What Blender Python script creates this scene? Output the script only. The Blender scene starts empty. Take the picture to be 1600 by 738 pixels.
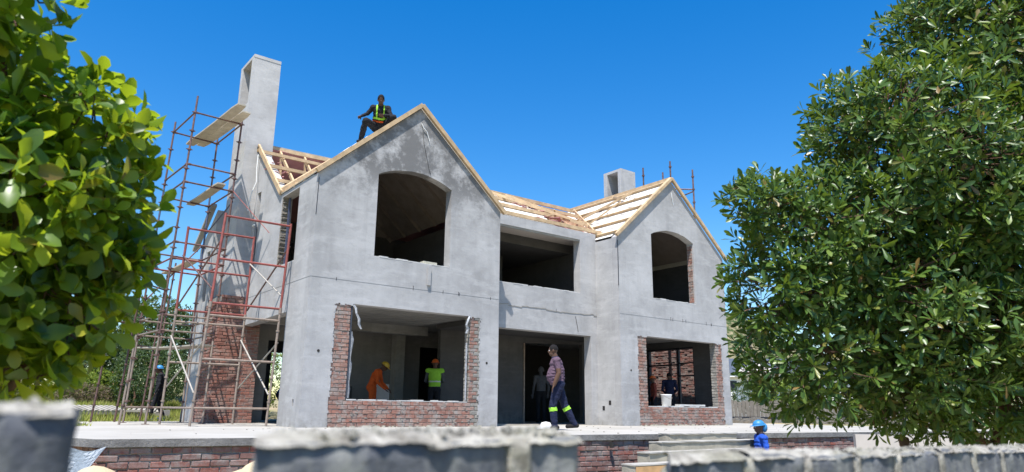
import bpy, bmesh, math, random
import numpy as np
from mathutils import Vector, Matrix, Quaternion
from mathutils import noise as mnoise

random.seed(7)
RNG = np.random.default_rng(11)
sc = bpy.context.scene
col = sc.collection
R = math.radians

# ------------------------------------------------------------------ camera
cam_d = bpy.data.cameras.new("camera")
cam = bpy.data.objects.new("camera", cam_d)
col.objects.link(cam)
sc.camera = cam
YAW, PITCH, ROLL = 0.656, 0.24207, 0.0112
F = Vector((math.sin(YAW) * math.cos(PITCH), math.cos(YAW) * math.cos(PITCH), math.sin(PITCH)))
RT = Vector((math.cos(YAW), -math.sin(YAW), 0))
UP = RT.cross(F)
c_, s_ = math.cos(ROLL), math.sin(ROLL)
RR = RT * c_ + UP * s_
UU = UP * c_ - RT * s_
m = Matrix((RR, UU, -F)).transposed().to_4x4()
CAM = Vector((-5.5723, -14.2025, 0.3931))
m.translation = CAM
cam.matrix_world = m
cam_d.sensor_width = 36.0
cam_d.lens = 36.0 * 1100.6 / 1600.0
cam_d.clip_start = 0.05
cam_d.clip_end = 2000
cam_d.dof.use_dof = True
cam_d.dof.focus_distance = 15.0
cam_d.dof.aperture_fstop = 5.2

# ------------------------------------------------------------------ sky, sun
SUNV = Vector((-0.33, -0.30, 1.0)).normalized()
w = bpy.data.worlds.new("World")
sc.world = w
w.use_nodes = True
nt = w.node_tree
sky = nt.nodes.new("ShaderNodeTexSky")
sky.sky_type = 'NISHITA'
sky.sun_disc = False
sky.sun_elevation = math.asin(SUNV.z)
sky.sun_rotation = math.atan2(SUNV.x, SUNV.y)
sky.air_density = 1.25
sky.dust_density = 0.0
sky.ozone_density = 4.2
sky.altitude = 0
bg = nt.nodes["Background"]
bg.inputs[1].default_value = 0.114
hs_ = nt.nodes.new("ShaderNodeHueSaturation")
hs_.inputs['Hue'].default_value = 0.506
hs_.inputs['Saturation'].default_value = 1.42
nt.links.new(sky.outputs[0], hs_.inputs['Color'])
nt.links.new(hs_.outputs[0], bg.inputs[0])

sun_d = bpy.data.lights.new("sun", 'SUN')
sun = bpy.data.objects.new("sun", sun_d)
col.objects.link(sun)
sun_d.energy = 5.0
sun_d.angle = R(0.53)
sun_d.color = (1.0, 0.965, 0.91)
sun.rotation_euler = (-SUNV).to_track_quat('-Z', 'Y').to_euler()
sun.location = (0, 0, 40)

sc.view_settings.view_transform = 'Standard'
sc.view_settings.look = 'None'
sc.view_settings.exposure = 0.78
sc.view_settings.gamma = 1.0
sc.cycles.max_bounces = 8
sc.cycles.diffuse_bounces = 5
sc.cycles.transmission_bounces = 6
sc.cycles.sample_clamp_indirect = 6.0

# ------------------------------------------------------------------ materials
class NT:
    def __init__(s, name):
        s.m = bpy.data.materials.new(name)
        s.m.use_nodes = True
        s.t = s.m.node_tree
        s.b = s.t.nodes["Principled BSDF"]
        s.out = s.t.nodes["Material Output"]
        s.tc = s.t.nodes.new("ShaderNodeTexCoord")
    def n(s, typ, **kw):
        nd = s.t.nodes.new(typ)
        for k, v in kw.items():
            setattr(nd, k, v)
        return nd
    def l(s, a, b):
        s.t.links.new(a, b)
    def noise(s, scale, detail=4, rough=0.55, stretch=None, coord='Object', seed=0, dist=0):
        nd = s.n("ShaderNodeTexNoise")
        nd.inputs['Scale'].default_value = scale
        nd.inputs['Detail'].default_value = detail
        nd.inputs['Roughness'].default_value = rough
        nd.inputs['Distortion'].default_value = dist
        mp = s.n("ShaderNodeMapping")
        mp.inputs['Scale'].default_value = stretch or (1, 1, 1)
        mp.inputs['Location'].default_value = (seed * 3.7, seed * 1.3, seed * 2.1)
        s.l(s.tc.outputs[coord], mp.inputs[0])
        s.l(mp.outputs[0], nd.inputs['Vector'])
        return nd.outputs['Fac']
    def ramp(s, fac, stops):
        nd = s.n("ShaderNodeValToRGB")
        el = nd.color_ramp.elements
        while len(el) < len(stops):
            el.new(0.5)
        for e, (p, c) in zip(el, stops):
            e.position = p
            e.color = (c, c, c, 1) if isinstance(c, (int, float)) else (*c, 1)
        s.l(fac, nd.inputs[0])
        return nd.outputs[0]
    def mix(s, fac, a, b, mode='MIX'):
        nd = s.n("ShaderNodeMix", data_type='RGBA', blend_type=mode)
        for i_, sock, v in ((0, nd.inputs[0], fac), (6, nd.inputs[6], a), (7, nd.inputs[7], b)):
            if hasattr(v, 'is_linked'):
                s.l(v, sock)
            elif i_ == 0:
                sock.default_value = v
            else:
                sock.default_value = (v, v, v, 1) if isinstance(v, (int, float)) else (*v, 1)
        return nd.outputs[2]
    def math(s, op, a, b=0.0):
        nd = s.n("ShaderNodeMath", operation=op)
        for sock, v in ((nd.inputs[0], a), (nd.inputs[1], b)):
            if isinstance(v, (int, float)):
                sock.default_value = v
            else:
                s.l(v, sock)
        return nd.outputs[0]
    def color(s, v):
        if isinstance(v, tuple):
            s.b.inputs['Base Color'].default_value = (*v, 1)
        else:
            s.l(v, s.b.inputs['Base Color'])
        return s
    def rough(s, v):
        if isinstance(v, (int, float)):
            s.b.inputs['Roughness'].default_value = v
        else:
            s.l(v, s.b.inputs['Roughness'])
        return s
    def bump(s, h, strength=0.3, dist=0.01):
        nd = s.n("ShaderNodeBump")
        nd.inputs['Strength'].default_value = strength
        nd.inputs['Distance'].default_value = dist
        s.l(h, nd.inputs['Height'])
        s.l(nd.outputs[0], s.b.inputs['Normal'])
        return s
    def rnd(s):
        o = s.n("ShaderNodeObjectInfo").outputs['Random']
        g = s.n("ShaderNodeNewGeometry").outputs['Random Per Island']
        return s.math('FRACT', s.math('ADD', o, g))
    def spec(s, v):
        s.b.inputs['Specular IOR Level'].default_value = v
        return s

M = {}

def plaster(name, base, damp=False, streak=0.5):
    t = NT(name)
    a = t.noise(0.7, 5, 0.6, seed=1)
    b = t.noise(3.2, 7, 0.68, seed=2, dist=0.1)
    c = t.noise(1.6, 4, 0.6, stretch=(2.4, 2.4, 0.25), seed=3)
    lo = tuple(x * 0.74 for x in base)
    hi = tuple(min(1, x * 1.16) for x in base)
    k = t.mix(t.ramp(a, [(0.3, 0), (0.72, 1)]), lo, hi)
    k = t.mix(t.math('MULTIPLY', t.ramp(b, [(0.42, 0), (0.75, 1)]), 0.4), k, tuple(x * 1.28 for x in base))
    k = t.mix(t.math('MULTIPLY', t.ramp(c, [(0.5, 0), (0.8, 1)]), streak), k, tuple(x * 0.66 for x in base))
    tr_ = t.noise(2.2, 6, 0.72, stretch=(.45, .45, 1.9), seed=12)
    k = t.mix(t.math('MULTIPLY', t.ramp(tr_, [(0.52, 0), (0.60, 1)]), 0.32), k, tuple(x * 1.3 for x in base))
    tr2 = t.noise(5.5, 7, 0.75, stretch=(.6, .6, 1.3), seed=15)
    k = t.mix(t.math('MULTIPLY', t.ramp(tr2, [(0.55, 0), (0.63, 1)]), 0.30), k, tuple(x * 0.66 for x in base))
    sp = t.noise(38, 3, 0.7, seed=8)
    k = t.mix(t.math('MULTIPLY', t.ramp(sp, [(0.6, 0), (0.7, 1)]), 0.22), k, tuple(x * 0.6 for x in base))
    if damp:
        sx = t.n("ShaderNodeSeparateXYZ")
        t.l(t.tc.outputs['Object'], sx.inputs[0])
        hgt = t.n("ShaderNodeMapRange")
        hgt.inputs['From Min'].default_value = 4.5
        hgt.inputs['From Max'].default_value = 5.9
        t.l(sx.outputs['Z'], hgt.inputs[0])
        d = t.noise(1.7, 8, 0.70, seed=5, dist=0.15)
        msk = t.math('MULTIPLY', t.ramp(t.math('ADD', d, t.math('MULTIPLY', hgt.outputs[0], 0.14)), [(0.53, 0), (0.66, 1)]), hgt.outputs[0])
        k = t.mix(t.math('MULTIPLY', msk, 0.95), k, tuple(x * 0.40 for x in base))
    # splash and grime along the foot of the wall
    sx2 = t.n("ShaderNodeSeparateXYZ")
    t.l(t.tc.outputs['Object'], sx2.inputs[0])
    ft = t.n("ShaderNodeMapRange")
    ft.inputs['From Min'].default_value = 0.45
    ft.inputs['From Max'].default_value = 0.0
    t.l(sx2.outputs['Z'], ft.inputs[0])
    g = t.noise(5, 5, 0.7, seed=6)
    k = t.mix(t.math('MULTIPLY', t.math('MULTIPLY', ft.outputs[0], t.ramp(g, [(0.4, 0), (0.65, 1)])), 0.6), k, (0.20, 0.19, 0.165))
    t.color(k).rough(0.92).spec(0.2)
    t.bump(t.math('ADD', t.noise(60, 3, 0.7, seed=7), t.math('MULTIPLY', t.noise(6, 4, 0.6, seed=9), 2.5)), 0.35, 0.006)
    M[name] = t.m

plaster('plaster', (0.395, 0.385, 0.378))
plaster('plaster_damp', (0.395, 0.385, 0.378), damp=True)
plaster('plaster_side', (0.41, 0.40, 0.39), streak=0.3)
plaster('raw_concrete', (0.30, 0.29, 0.27), streak=0.7)
plaster('step_concrete', (0.40, 0.36, 0.28), streak=0.6)
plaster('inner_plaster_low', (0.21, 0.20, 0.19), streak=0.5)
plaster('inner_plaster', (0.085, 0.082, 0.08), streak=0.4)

def simple(name, base, rough=0.7, var=0.25, scale=8, bump=0.2, metal=0.0, spec=0.4, stretch=None, dist=0.004):
    t = NT(name)
    a = t.noise(scale, 4, 0.6, stretch=stretch)
    r = t.rnd()
    k = t.mix(t.ramp(a, [(0.25, 0), (0.75, 1)]), tuple(x * (1 - var) for x in base), tuple(min(1, x * (1 + var)) for x in base))
    k = t.mix(t.math('MULTIPLY', r, 0.45), k, tuple(x * (1 - var * 1.4) for x in base))
    t.color(k).rough(rough).spec(spec)
    t.b.inputs['Metallic'].default_value = metal
    if bump:
        t.bump(t.noise(scale * 5, 3, 0.6, stretch=stretch), bump, dist)
    M[name] = t.m
    return t

def brickmat(name, c1, c2, c3, smear, smearcol):
    t = NT(name)
    r = t.rnd()
    k = t.ramp(r, [(0.0, c1), (0.35, c2), (0.7, c3), (1.0, tuple(x * 0.8 for x in c2))])
    n = t.noise(22, 5, 0.7)
    k = t.mix(t.ramp(n, [(0.3, 0), (0.7, 1)]), k, tuple(x * 0.62 for x in c2), 'MIX') if False else t.mix(t.math('MULTIPLY', t.ramp(n, [(0.4, 0), (0.7, 1)]), 0.55), k, tuple(x * 0.6 for x in c2))
    s1 = t.noise(1.7, 5, 0.65, coord='Generated' if False else 'Object', seed=4)
    geo = t.n("ShaderNodeNewGeometry")
    nn = t.n("ShaderNodeTexNoise")
    nn.inputs['Scale'].default_value = 3.6
    nn.inputs['Detail'].default_value = 7
    nn.inputs['Roughness'].default_value = 0.72
    t.l(geo.outputs['Position'], nn.inputs['Vector'])
    k = t.mix(t.math('MULTIPLY', t.ramp(nn.outputs['Fac'], [(0.46, 0), (0.62, 1)]), smear), k, smearcol)
    t.color(k).rough(0.95).spec(0.15)
    t.bump(t.noise(70, 4, 0.75), 0.6, 0.008)
    M[name] = t.m

brickmat('brick_red', (0.33, 0.16, 0.12), (0.26, 0.135, 0.105), (0.38, 0.23, 0.18), 0.95, (0.30, 0.275, 0.25))
brickmat('brick_wall_red', (0.33, 0.115, 0.085), (0.20, 0.105, 0.09), (0.27, 0.17, 0.15), 0.75, (0.27, 0.25, 0.235))
brickmat('brick_breast', (0.31, 0.125, 0.09), (0.24, 0.11, 0.085), (0.35, 0.17, 0.13), 0.65, (0.27, 0.235, 0.205))
simple('mortar', (0.30, 0.28, 0.25), 0.97, 0.3, 6, 0.7, dist=0.01, spec=0.1)
simple('mortar_light', (0.50, 0.47, 0.38), 0.97, 0.3, 16, 0.9, dist=0.01, spec=0.1)
simple('mortar_white', (0.52, 0.51, 0.49), 0.95, 0.15, 12, 0.5, dist=0.006, spec=0.1)
simple('timber', (0.52, 0.37, 0.215), 0.78, 0.33, 5, 0.3, stretch=(1, 1, 1))
simple('timber_grey', (0.36, 0.33, 0.28), 0.85, 0.25, 5, 0.35)
simple('timber_plank', (0.45, 0.40, 0.32), 0.85, 0.25, 4, 0.3)
simple('formwork', (0.52, 0.31, 0.14), 0.8, 0.25, 5, 0.3)
simple('membrane', (0.70, 0.67, 0.61), 0.75, 0.08, 3, 0.3, dist=0.02)
simple('membrane_pink', (0.42, 0.20, 0.19), 0.8, 0.15, 3, 0.3, dist=0.02)
simple('ceiling_board', (0.30, 0.25, 0.22), 0.8, 0.25, 3, 0.2)
simple('ceiling_pale', (0.50, 0.45, 0.41), 0.8, 0.08, 3, 0.1)
simple('steel_red', (0.30, 0.085, 0.07), 0.55, 0.35, 9, 0.2, 0.2)
simple('steel_brown', (0.17, 0.10, 0.085), 0.55, 0.45, 9, 0.25, 0.35)
simple('steel_pale', (0.30, 0.235, 0.19), 0.6, 0.35, 9, 0.2, 0.3)
simple('brace_pale', (0.36, 0.33, 0.29), 0.6, 0.25, 9, 0.2, 0.1)
simple('steel_blue', (0.10, 0.115, 0.18), 0.5, 0.3, 9, 0.2, 0.4)
simple('steel_dark', (0.03, 0.034, 0.045), 0.5, 0.3, 9, 0.1, 0.3)
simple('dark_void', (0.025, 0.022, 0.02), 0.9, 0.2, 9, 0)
simple('white_paint', (0.78, 0.78, 0.76), 0.5, 0.06, 6, 0.05)
simple('plastic_white', (0.80, 0.80, 0.79), 0.4, 0.05, 6, 0.03)
simple('dpc_plastic', (0.05, 0.055, 0.07), 0.35, 0.3, 9, 0.4, dist=0.01)
simple('foil', (0.36, 0.37, 0.39), 0.5, 0.45, 14, 0.9, 0.25, dist=0.02)
simple('roof_slate', (0.07, 0.085, 0.11), 0.7, 0.2, 5, 0.2)
simple('fence_wood', (0.20, 0.175, 0.145), 0.9, 0.3, 7, 0.3)
simple('tarp', (0.26, 0.30, 0.34), 0.4, 0.25, 6, 0.6, dist=0.02)
simple('bark', (0.16, 0.09, 0.06), 0.9, 0.35, 20, 0.6, dist=0.008)
simple('joint_grey', (0.20, 0.20, 0.20), 0.95, 0.2, 9, 0)
simple('stone_dull', (0.13, 0.10, 0.08), 0.95, 0.45, 7, 0.8, dist=0.03)
simple('rubble', (0.28, 0.25, 0.21), 0.95, 0.4, 5, 0.8, dist=0.03)
t = NT('block_dark')
a = t.noise(20, 6, 0.7, stretch=(1, 1, .35)); b = t.noise(55, 5, 0.7, seed=3); c = t.noise(9, 5, 0.7, seed=5)
k = t.mix(t.ramp(c, [(0.3, 0), (0.7, 1)]), (0.065, 0.07, 0.085), (0.15, 0.155, 0.165))
k = t.mix(t.math('MULTIPLY', t.ramp(a, [(0.46, 0), (0.66, 1)]), 0.8), k, (0.27, 0.27, 0.245))
k = t.mix(t.math('MULTIPLY', t.ramp(b, [(0.6, 0), (0.72, 1)]), 0.5), k, (0.30, 0.30, 0.26))
t.color(k).rough(0.95).spec(0.2).bump(t.math('ADD', b, a), 0.8, 0.004)
M['block_dark'] = t.m
t = NT('mortar_cap')
a = t.noise(28, 6, 0.75); b = t.noise(80, 5, 0.7, seed=3); c = t.noise(9, 5, 0.7, seed=5)
k = t.mix(t.ramp(a, [(0.35, 0), (0.65, 1)]), (0.17, 0.155, 0.13), (0.50, 0.47, 0.41))
k = t.mix(t.math('MULTIPLY', t.ramp(c, [(0.5, 0), (0.66, 1)]), 0.7), k, (0.22, 0.21, 0.15))
k = t.mix(t.math('MULTIPLY', t.ramp(b, [(0.6, 0), (0.7, 1)]), 0.5), k, (0.14, 0.13, 0.11))
t.color(k).rough(0.97).spec(0.1).bump(t.math('ADD', b, a), 1.0, 0.006)
M['mortar_cap'] = t.m

t = NT('slab_edge')
a = t.noise(3, 6, 0.7); b = t.noise(22, 6, 0.75, seed=2)
k = t.mix(t.ramp(a, [(0.3, 0), (0.7, 1)]), (0.13, 0.125, 0.12), (0.27, 0.26, 0.25))
k = t.mix(t.math('MULTIPLY', t.ramp(b, [(0.5, 0), (0.7, 1)]), 0.6), k, (0.09, 0.085, 0.08))
t.color(k).rough(0.95).spec(0.2).bump(b, 0.9, 0.02)
M['slab_edge'] = t.m
t = NT('paving')      # dusty screed of the terrace
a = t.noise(0.5, 6, 0.65); b = t.noise(4, 6, 0.7, seed=2)
k = t.mix(t.ramp(a, [(0.3, 0), (0.7, 1)]), (0.29, 0.27, 0.235), (0.42, 0.40, 0.365))
k = t.mix(t.math('MULTIPLY', t.ramp(b, [(0.5, 0), (0.75, 1)]), 0.5), k, (0.40, 0.37, 0.32))
t.color(k).rough(0.95).spec(0.2).bump(b, 0.5, 0.02)
M['paving'] = t.m

t = NT('soil')
a = t.noise(0.35, 6, 0.65); b = t.noise(3, 6, 0.7, seed=2)
k = t.mix(t.ramp(a, [(0.45, 0), (0.62, 1)]), (0.34, 0.27, 0.17), (0.12, 0.14, 0.045))
k = t.mix(t.math('MULTIPLY', t.ramp(b, [(0.45, 0), (0.7, 1)]), 0.6), k, (0.30, 0.27, 0.15))
t.color(k).rough(1.0).spec(0.1).bump(b, 0.7, 0.05)
M['soil'] = t.m

t = NT('sand')
a = t.noise(5, 6, 0.65)
t.color(t.mix(a, (0.42, 0.32, 0.19), (0.60, 0.49, 0.32))).rough(1.0).spec(0.1).bump(t.noise(60, 4, 0.7), 0.6, 0.01)
M['sand'] = t.m

t = NT('hillside')
a = t.noise(0.35, 7, 0.7); b = t.noise(1.2, 7, 0.7, seed=4)
k = t.mix(t.ramp(a, [(0.46, 0), (0.54, 1)]), (0.045, 0.075, 0.025), (0.30, 0.25, 0.15))
k = t.mix(t.math('MULTIPLY', t.ramp(b, [(0.48, 0), (0.6, 1)]), 0.8), k, (0.06, 0.09, 0.03))
t.color(k).rough(1.0).spec(0.1).bump(b, 1.0, 0.6)
M['hillside'] = t.m

def leafmat(name, c1, c2, c3, rough=0.38, trans=0.3, tcol=(0.35, 0.5, 0.05)):
    t = NT(name)
    r = t.rnd()
    k = t.ramp(r, [(0.0, c1), (0.4, c2), (0.70, c2), (0.95, c3), (1.0, (0.26, 0.15, 0.05))])
    n = t.noise(30, 3, 0.6)
    k = t.mix(t.math('MULTIPLY', n, 0.35), k, tuple(x * 0.7 for x in c1))
    t.color(k).rough(rough).spec(0.45)
    tr = t.n("ShaderNodeBsdfTranslucent")
    t.l(t.mix(0.55, k, tcol), tr.inputs[0])
    ms = t.n("ShaderNodeMixShader")
    ms.inputs[0].default_value = trans
    t.l(t.b.outputs[0], ms.inputs[1])
    t.l(tr.outputs[0], ms.inputs[2])
    t.l(ms.outputs[0], t.out.inputs[0])
    M[name] = t.m

leafmat('leaf_right', (0.030, 0.070, 0.016), (0.080, 0.150, 0.026), (0.20, 0.27, 0.045), 0.38, 0.24, (0.30, 0.42, 0.03))
leafmat('leaf_left', (0.025, 0.065, 0.012), (0.135, 0.24, 0.022), (0.56, 0.62, 0.03), 0.36, 0.48, (0.58, 0.72, 0.02))
leafmat('leaf_far', (0.025, 0.055, 0.020), (0.045, 0.085, 0.028), (0.09, 0.14, 0.035), 0.6, 0.2)
leafmat('leaf_lime', (0.11, 0.18, 0.02), (0.20, 0.27, 0.03), (0.28, 0.32, 0.04), 0.6, 0.3)
leafmat('leaf_mauve', (0.12, 0.09, 0.06), (0.16, 0.10, 0.075), (0.14, 0.15, 0.05), 0.7, 0.2)
leafmat('grass', (0.20, 0.25, 0.04), (0.36, 0.37, 0.08), (0.50, 0.44, 0.18), 0.8, 0.3)

def cloth(name, c, var=0.15, rough=0.85):
    simple(name, c, rough, var, 14, 0.35, dist=0.01, spec=0.2)
cloth('skin_dark', (0.11, 0.060, 0.040), 0.1, 0.5)
cloth('hair_black', (0.012, 0.010, 0.010))
cloth('purple_shirt', (0.115, 0.072, 0.10), 0.08)
cloth('navy', (0.014, 0.018, 0.045))
cloth('black_cloth', (0.018, 0.018, 0.022))
cloth('orange_cloth', (0.62, 0.10, 0.018))
cloth('blue_cloth', (0.02, 0.08, 0.42))
cloth('lime_vest', (0.33, 0.66, 0.06))
cloth('hood_grey', (0.10, 0.10, 0.11))
cloth('rust_cloth', (0.24, 0.055, 0.035))
cloth('boot', (0.02, 0.018, 0.018))
cloth('white_cloth', (0.72, 0.70, 0.68))
cloth('red_cloth', (0.55, 0.03, 0.03))
cloth('silver_tape', (0.62, 0.64, 0.62))
simple('helmet_blue', (0.035, 0.20, 0.42), 0.45, 0.08, 5, 0)
simple('helmet_orange', (0.62, 0.12, 0.02), 0.35, 0.08, 5, 0)
simple('helmet_yellow', (0.60, 0.38, 0.04), 0.35, 0.08, 5, 0)

# ------------------------------------------------------------------ object helpers
WLOC = {}

def tag(o, label=None, cat=None, group=None, kind=None):
    if label: o['label'] = label
    if cat: o['category'] = cat
    if group: o['group'] = group
    if kind: o['kind'] = kind
    return o

def thing(name, label, cat, loc=(0, 0, 0), group=None):
    o = bpy.data.objects.new(name, None)
    col.objects.link(o)
    o.empty_display_size = 0.2
    o.location = loc
    WLOC[o] = Vector(loc)
    return tag(o, label, cat, group)

def put(name, me, parent=None, mat=None, matrix=None, label=None, kind=None):
    """me is in world coordinates (or placed by a world matrix)."""
    o = bpy.data.objects.new(name, me)
    col.objects.link(o)
    if mat is not None and len(me.materials) == 0:
        me.materials.append(M[mat])
    if parent is not None:
        o.parent = parent
        o.matrix_parent_inverse = Matrix.Translation(-WLOC[parent]) if parent in WLOC else Matrix.Identity(4)
    if matrix is not None:
        o.matrix_basis = matrix
        WM[o] = matrix
    if parent is not None and parent in WM:
        o.matrix_parent_inverse = WM[parent].inverted()
    if label: o['label'] = label
    if kind: o['kind'] = kind
    return o
WM = {}

class MB:
    def __init__(s):
        s.v = []; s.f = []; s.smooth = False
    def add(s, vs, fs):
        b = len(s.v)
        s.v += [tuple(v) for v in vs]
        s.f += [tuple(i + b for i in f) for f in fs]
        return s
    def box(s, x0, x1, y0, y1, z0, z1):
        vs = [(x, y, z) for z in (z0, z1) for y in (y0, y1) for x in (x0, x1)]
        return s.add(vs, [(0, 2, 3, 1), (4, 5, 7, 6), (0, 1, 5, 4), (2, 6, 7, 3), (0, 4, 6, 2), (1, 3, 7, 5)])
    def beam(s, p0, p1, w_, h_, up=(0, 0, 1)):
        p0 = Vector(p0); p1 = Vector(p1)
        d = (p1 - p0).normalized(); u = Vector(up)
        if abs(d.dot(u)) > 0.98: u = Vector((0, 1, 0))
        a = d.cross(u).normalized(); b = a.cross(d).normalized()
        vs = []
        for p in (p0, p1):
            for i, j in ((-1, -1), (1, -1), (1, 1), (-1, 1)):
                vs.append(p + a * (i * w_ / 2) + b * (j * h_ / 2))
        return s.add(vs, [(3, 2, 1, 0), (4, 5, 6, 7), (0, 1, 5, 4), (1, 2, 6, 5), (2, 3, 7, 6), (3, 0, 4, 7)])
    def tube(s, p0, p1, r0, r1=None, n=8):
        r1 = r0 if r1 is None else r1
        p0 = Vector(p0); p1 = Vector(p1); d = (p1 - p0).normalized()
        u = Vector((0, 0, 1)) if abs(d.z) < 0.9 else Vector((0, 1, 0))
        a = d.cross(u).normalized(); b = d.cross(a)
        vs = []
        for p, r in ((p0, r0), (p1, r1)):
            for k in range(n):
                t_ = 2 * math.pi * k / n
                vs.append(p + (a * math.cos(t_) + b * math.sin(t_)) * r)
        fs = [(k, n + k, n + (k + 1) % n, (k + 1) % n) for k in range(n)]
        fs.append(tuple(range(n))); fs.append(tuple(range(2 * n - 1, n - 1, -1)))
        s.smooth = True
        return s.add(vs, fs)
    def path(s, pts, r, n=6):
        for a, b in zip(pts, pts[1:]):
            s.tube(a, b, r, r, n)
        return s
    def mesh(s, name):
        me = bpy.data.meshes.new(name)
        me.from_pydata(s.v, [], s.f)
        me.update()
        if s.smooth:
            me.polygons.foreach_set('use_smooth', [True] * len(me.polygons))
            try: me.set_sharp_from_angle(angle=R(40))
            except Exception: pass
        return me
    def build(s, name, mat, parent=None, label=None, kind=None):
        return put(name, s.mesh(name), parent, mat, label=label, kind=kind)

def plate(name, mat, outline, holes, thick, O, U, V, W, parent=None, label=None, rough=0.0):
    """a flat wall with openings: outline and holes in (u, v), thickness along W from O."""
    cu = bpy.data.curves.new('tmp', 'CURVE')
    cu.dimensions = '2D'; cu.fill_mode = 'BOTH'; cu.extrude = thick / 2
    for poly in [outline] + holes:
        sp = cu.splines.new('POLY')
        sp.points.add(len(poly) - 1)
        for p, (x, y) in zip(sp.points, poly):
            p.co = (x, y, 0, 1)
        sp.use_cyclic_u = True
    ob = bpy.data.objects.new('tmp', cu)
    col.objects.link(ob)
    dg = bpy.context.evaluated_depsgraph_get()
    me = bpy.data.meshes.new_from_object(ob.evaluated_get(dg))
    bpy.data.objects.remove(ob)
    bpy.data.curves.remove(cu)
    me.name = name
    O, U, V, W = map(Vector, (O, U, V, W))
    mx = Matrix((U, V, W)).transposed().to_4x4()
    mx.translation = O + W * (thick / 2)
    me.transform(mx)
    me.materials.clear()
    bm = bmesh.new(); bm.from_mesh(me)
    bmesh.ops.remove_doubles(bm, verts=bm.verts, dist=1e-5)
    bmesh.ops.recalc_face_normals(bm, faces=bm.faces)
    bm.to_mesh(me); bm.free()
    for p in me.polygons: p.use_smooth = False
    return put(name, me, parent, mat, label=label)

def arch(x0, x1, z0, zs, rise, n=14):
    pts = [(x0, z0), (x1, z0), (x1, zs)]
    c = (x1 - x0); r = (c * c / 4 + rise * rise) / (2 * rise)
    xm = (x0 + x1) / 2; zc = zs + rise - r
    for k in range(1, n):
        x = x1 + (x0 - x1) * k / n
        pts.append((x, zc + math.sqrt(r * r - (x - xm) ** 2) + random.uniform(-.008, .008)))
    pts.append((x0, zs))
    return pts
def rect(a, b, c, d):
    return [(a, c), (b, c), (b, d), (a, d)]

# ------------------------------------------------------------------ bricks
def brick_mesh(l, wd, h, seed, jit=0.004):
    rs = random.Random(seed)
    bm = bmesh.new()
    bmesh.ops.create_cube(bm, size=1.0)
    for v in bm.verts:
        v.co.x *= l; v.co.y *= wd; v.co.z *= h
    bmesh.ops.bevel(bm, geom=bm.edges[:], offset=min(h * .12, .007), segments=1, affect='EDGES')
    for v in bm.verts:
        v.co += Vector((rs.uniform(-jit, jit), rs.uniform(-jit, jit), rs.uniform(-jit, jit)))
    bmesh.ops.triangulate(bm, faces=bm.faces)
    me = bpy.data.meshes.new('brick')
    bm.to_mesh(me); bm.free()
    return me
BRK = {}
def bricks_for(l, mat, wd=0.11, h=0.073, jit=0.004):
    key = (round(l, 3), mat, wd, h)
    if key not in BRK:
        BRK[key] = [brick_mesh(l, wd, h, hash(key) % 999 + i, jit) for i in range(4)]
        for me in BRK[key]: me.materials.append(M[mat])
    return random.choice(BRK[key])

def brick_layout(u0, u1, z0, z1, pitch=0.232, course=0.085, stagger=True):
    out = []
    n = int(round((z1 - z0) / course)); course = (z1 - z0) / n
    for r in range(n):
        z = z0 + (r + .5) * course
        u = u0 - (pitch / 2 if (stagger and r % 2) else 0)
        while u < u1 - 0.03:
            a = max(u, u0); b = min(u + pitch, u1)
            if b - a > 0.05:
                out.append(((a + b) / 2, z, b - a - 0.008, course - 0.014))
            u += pitch
    return out
def snap(l):
    for c in (0.22, 0.104, 0.16, 0.05):
        if abs(l - c) < 0.02: return c
    return round(l, 2)

def brick_area(lay, O, U, N, mat, parent, depth=0.11, proud=0.008, as_stuff=None, name='brick', grey=None):
    """bricks whose face lies on the plane through O with outward normal N."""
    O, U, N = Vector(O), Vector(U), Vector(N)
    rot = Matrix((U, N, U.cross(N) if U.cross(N).z > 0 else -U.cross(N))).transposed()
    if rot.determinant() < 0:
        rot = Matrix((-U, N, Vector((0, 0, 1)))).transposed()
    V_, F_ = [], []
    for (u, z, l, h) in lay:
        p = O + U * u + Vector((0, 0, z)) - N * (depth / 2 - random.uniform(-.004, proud))
        q = Matrix.Rotation(random.uniform(-.012, .012), 3, 'Z') @ rot
        me = bricks_for(snap(l), 'mortar' if (grey and grey(u)) else mat, depth, round(h, 3))
        mx = Matrix.Translation(p) @ q.to_4x4()
        if as_stuff is None:
            put(name, me, parent, matrix=mx)
        else:
            as_stuff.append((me, mx))
def join_stuff(name, items, parent, mat):
    vs, fs = [], []
    for me, mx in items:
        b = len(vs)
        vs += [tuple(mx @ v.co) for v in me.vertices]
        fs += [tuple(i + b for i in p.vertices) for p in me.polygons]
    me = bpy.data.meshes.new(name); me.from_pydata(vs, [], fs); me.update()
    return put(name, me, parent, mat, kind='stuff')

# ================================================================== SETTING
def yedge(x): return -4.3 - 0.123 * (x + 4.15)

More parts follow.
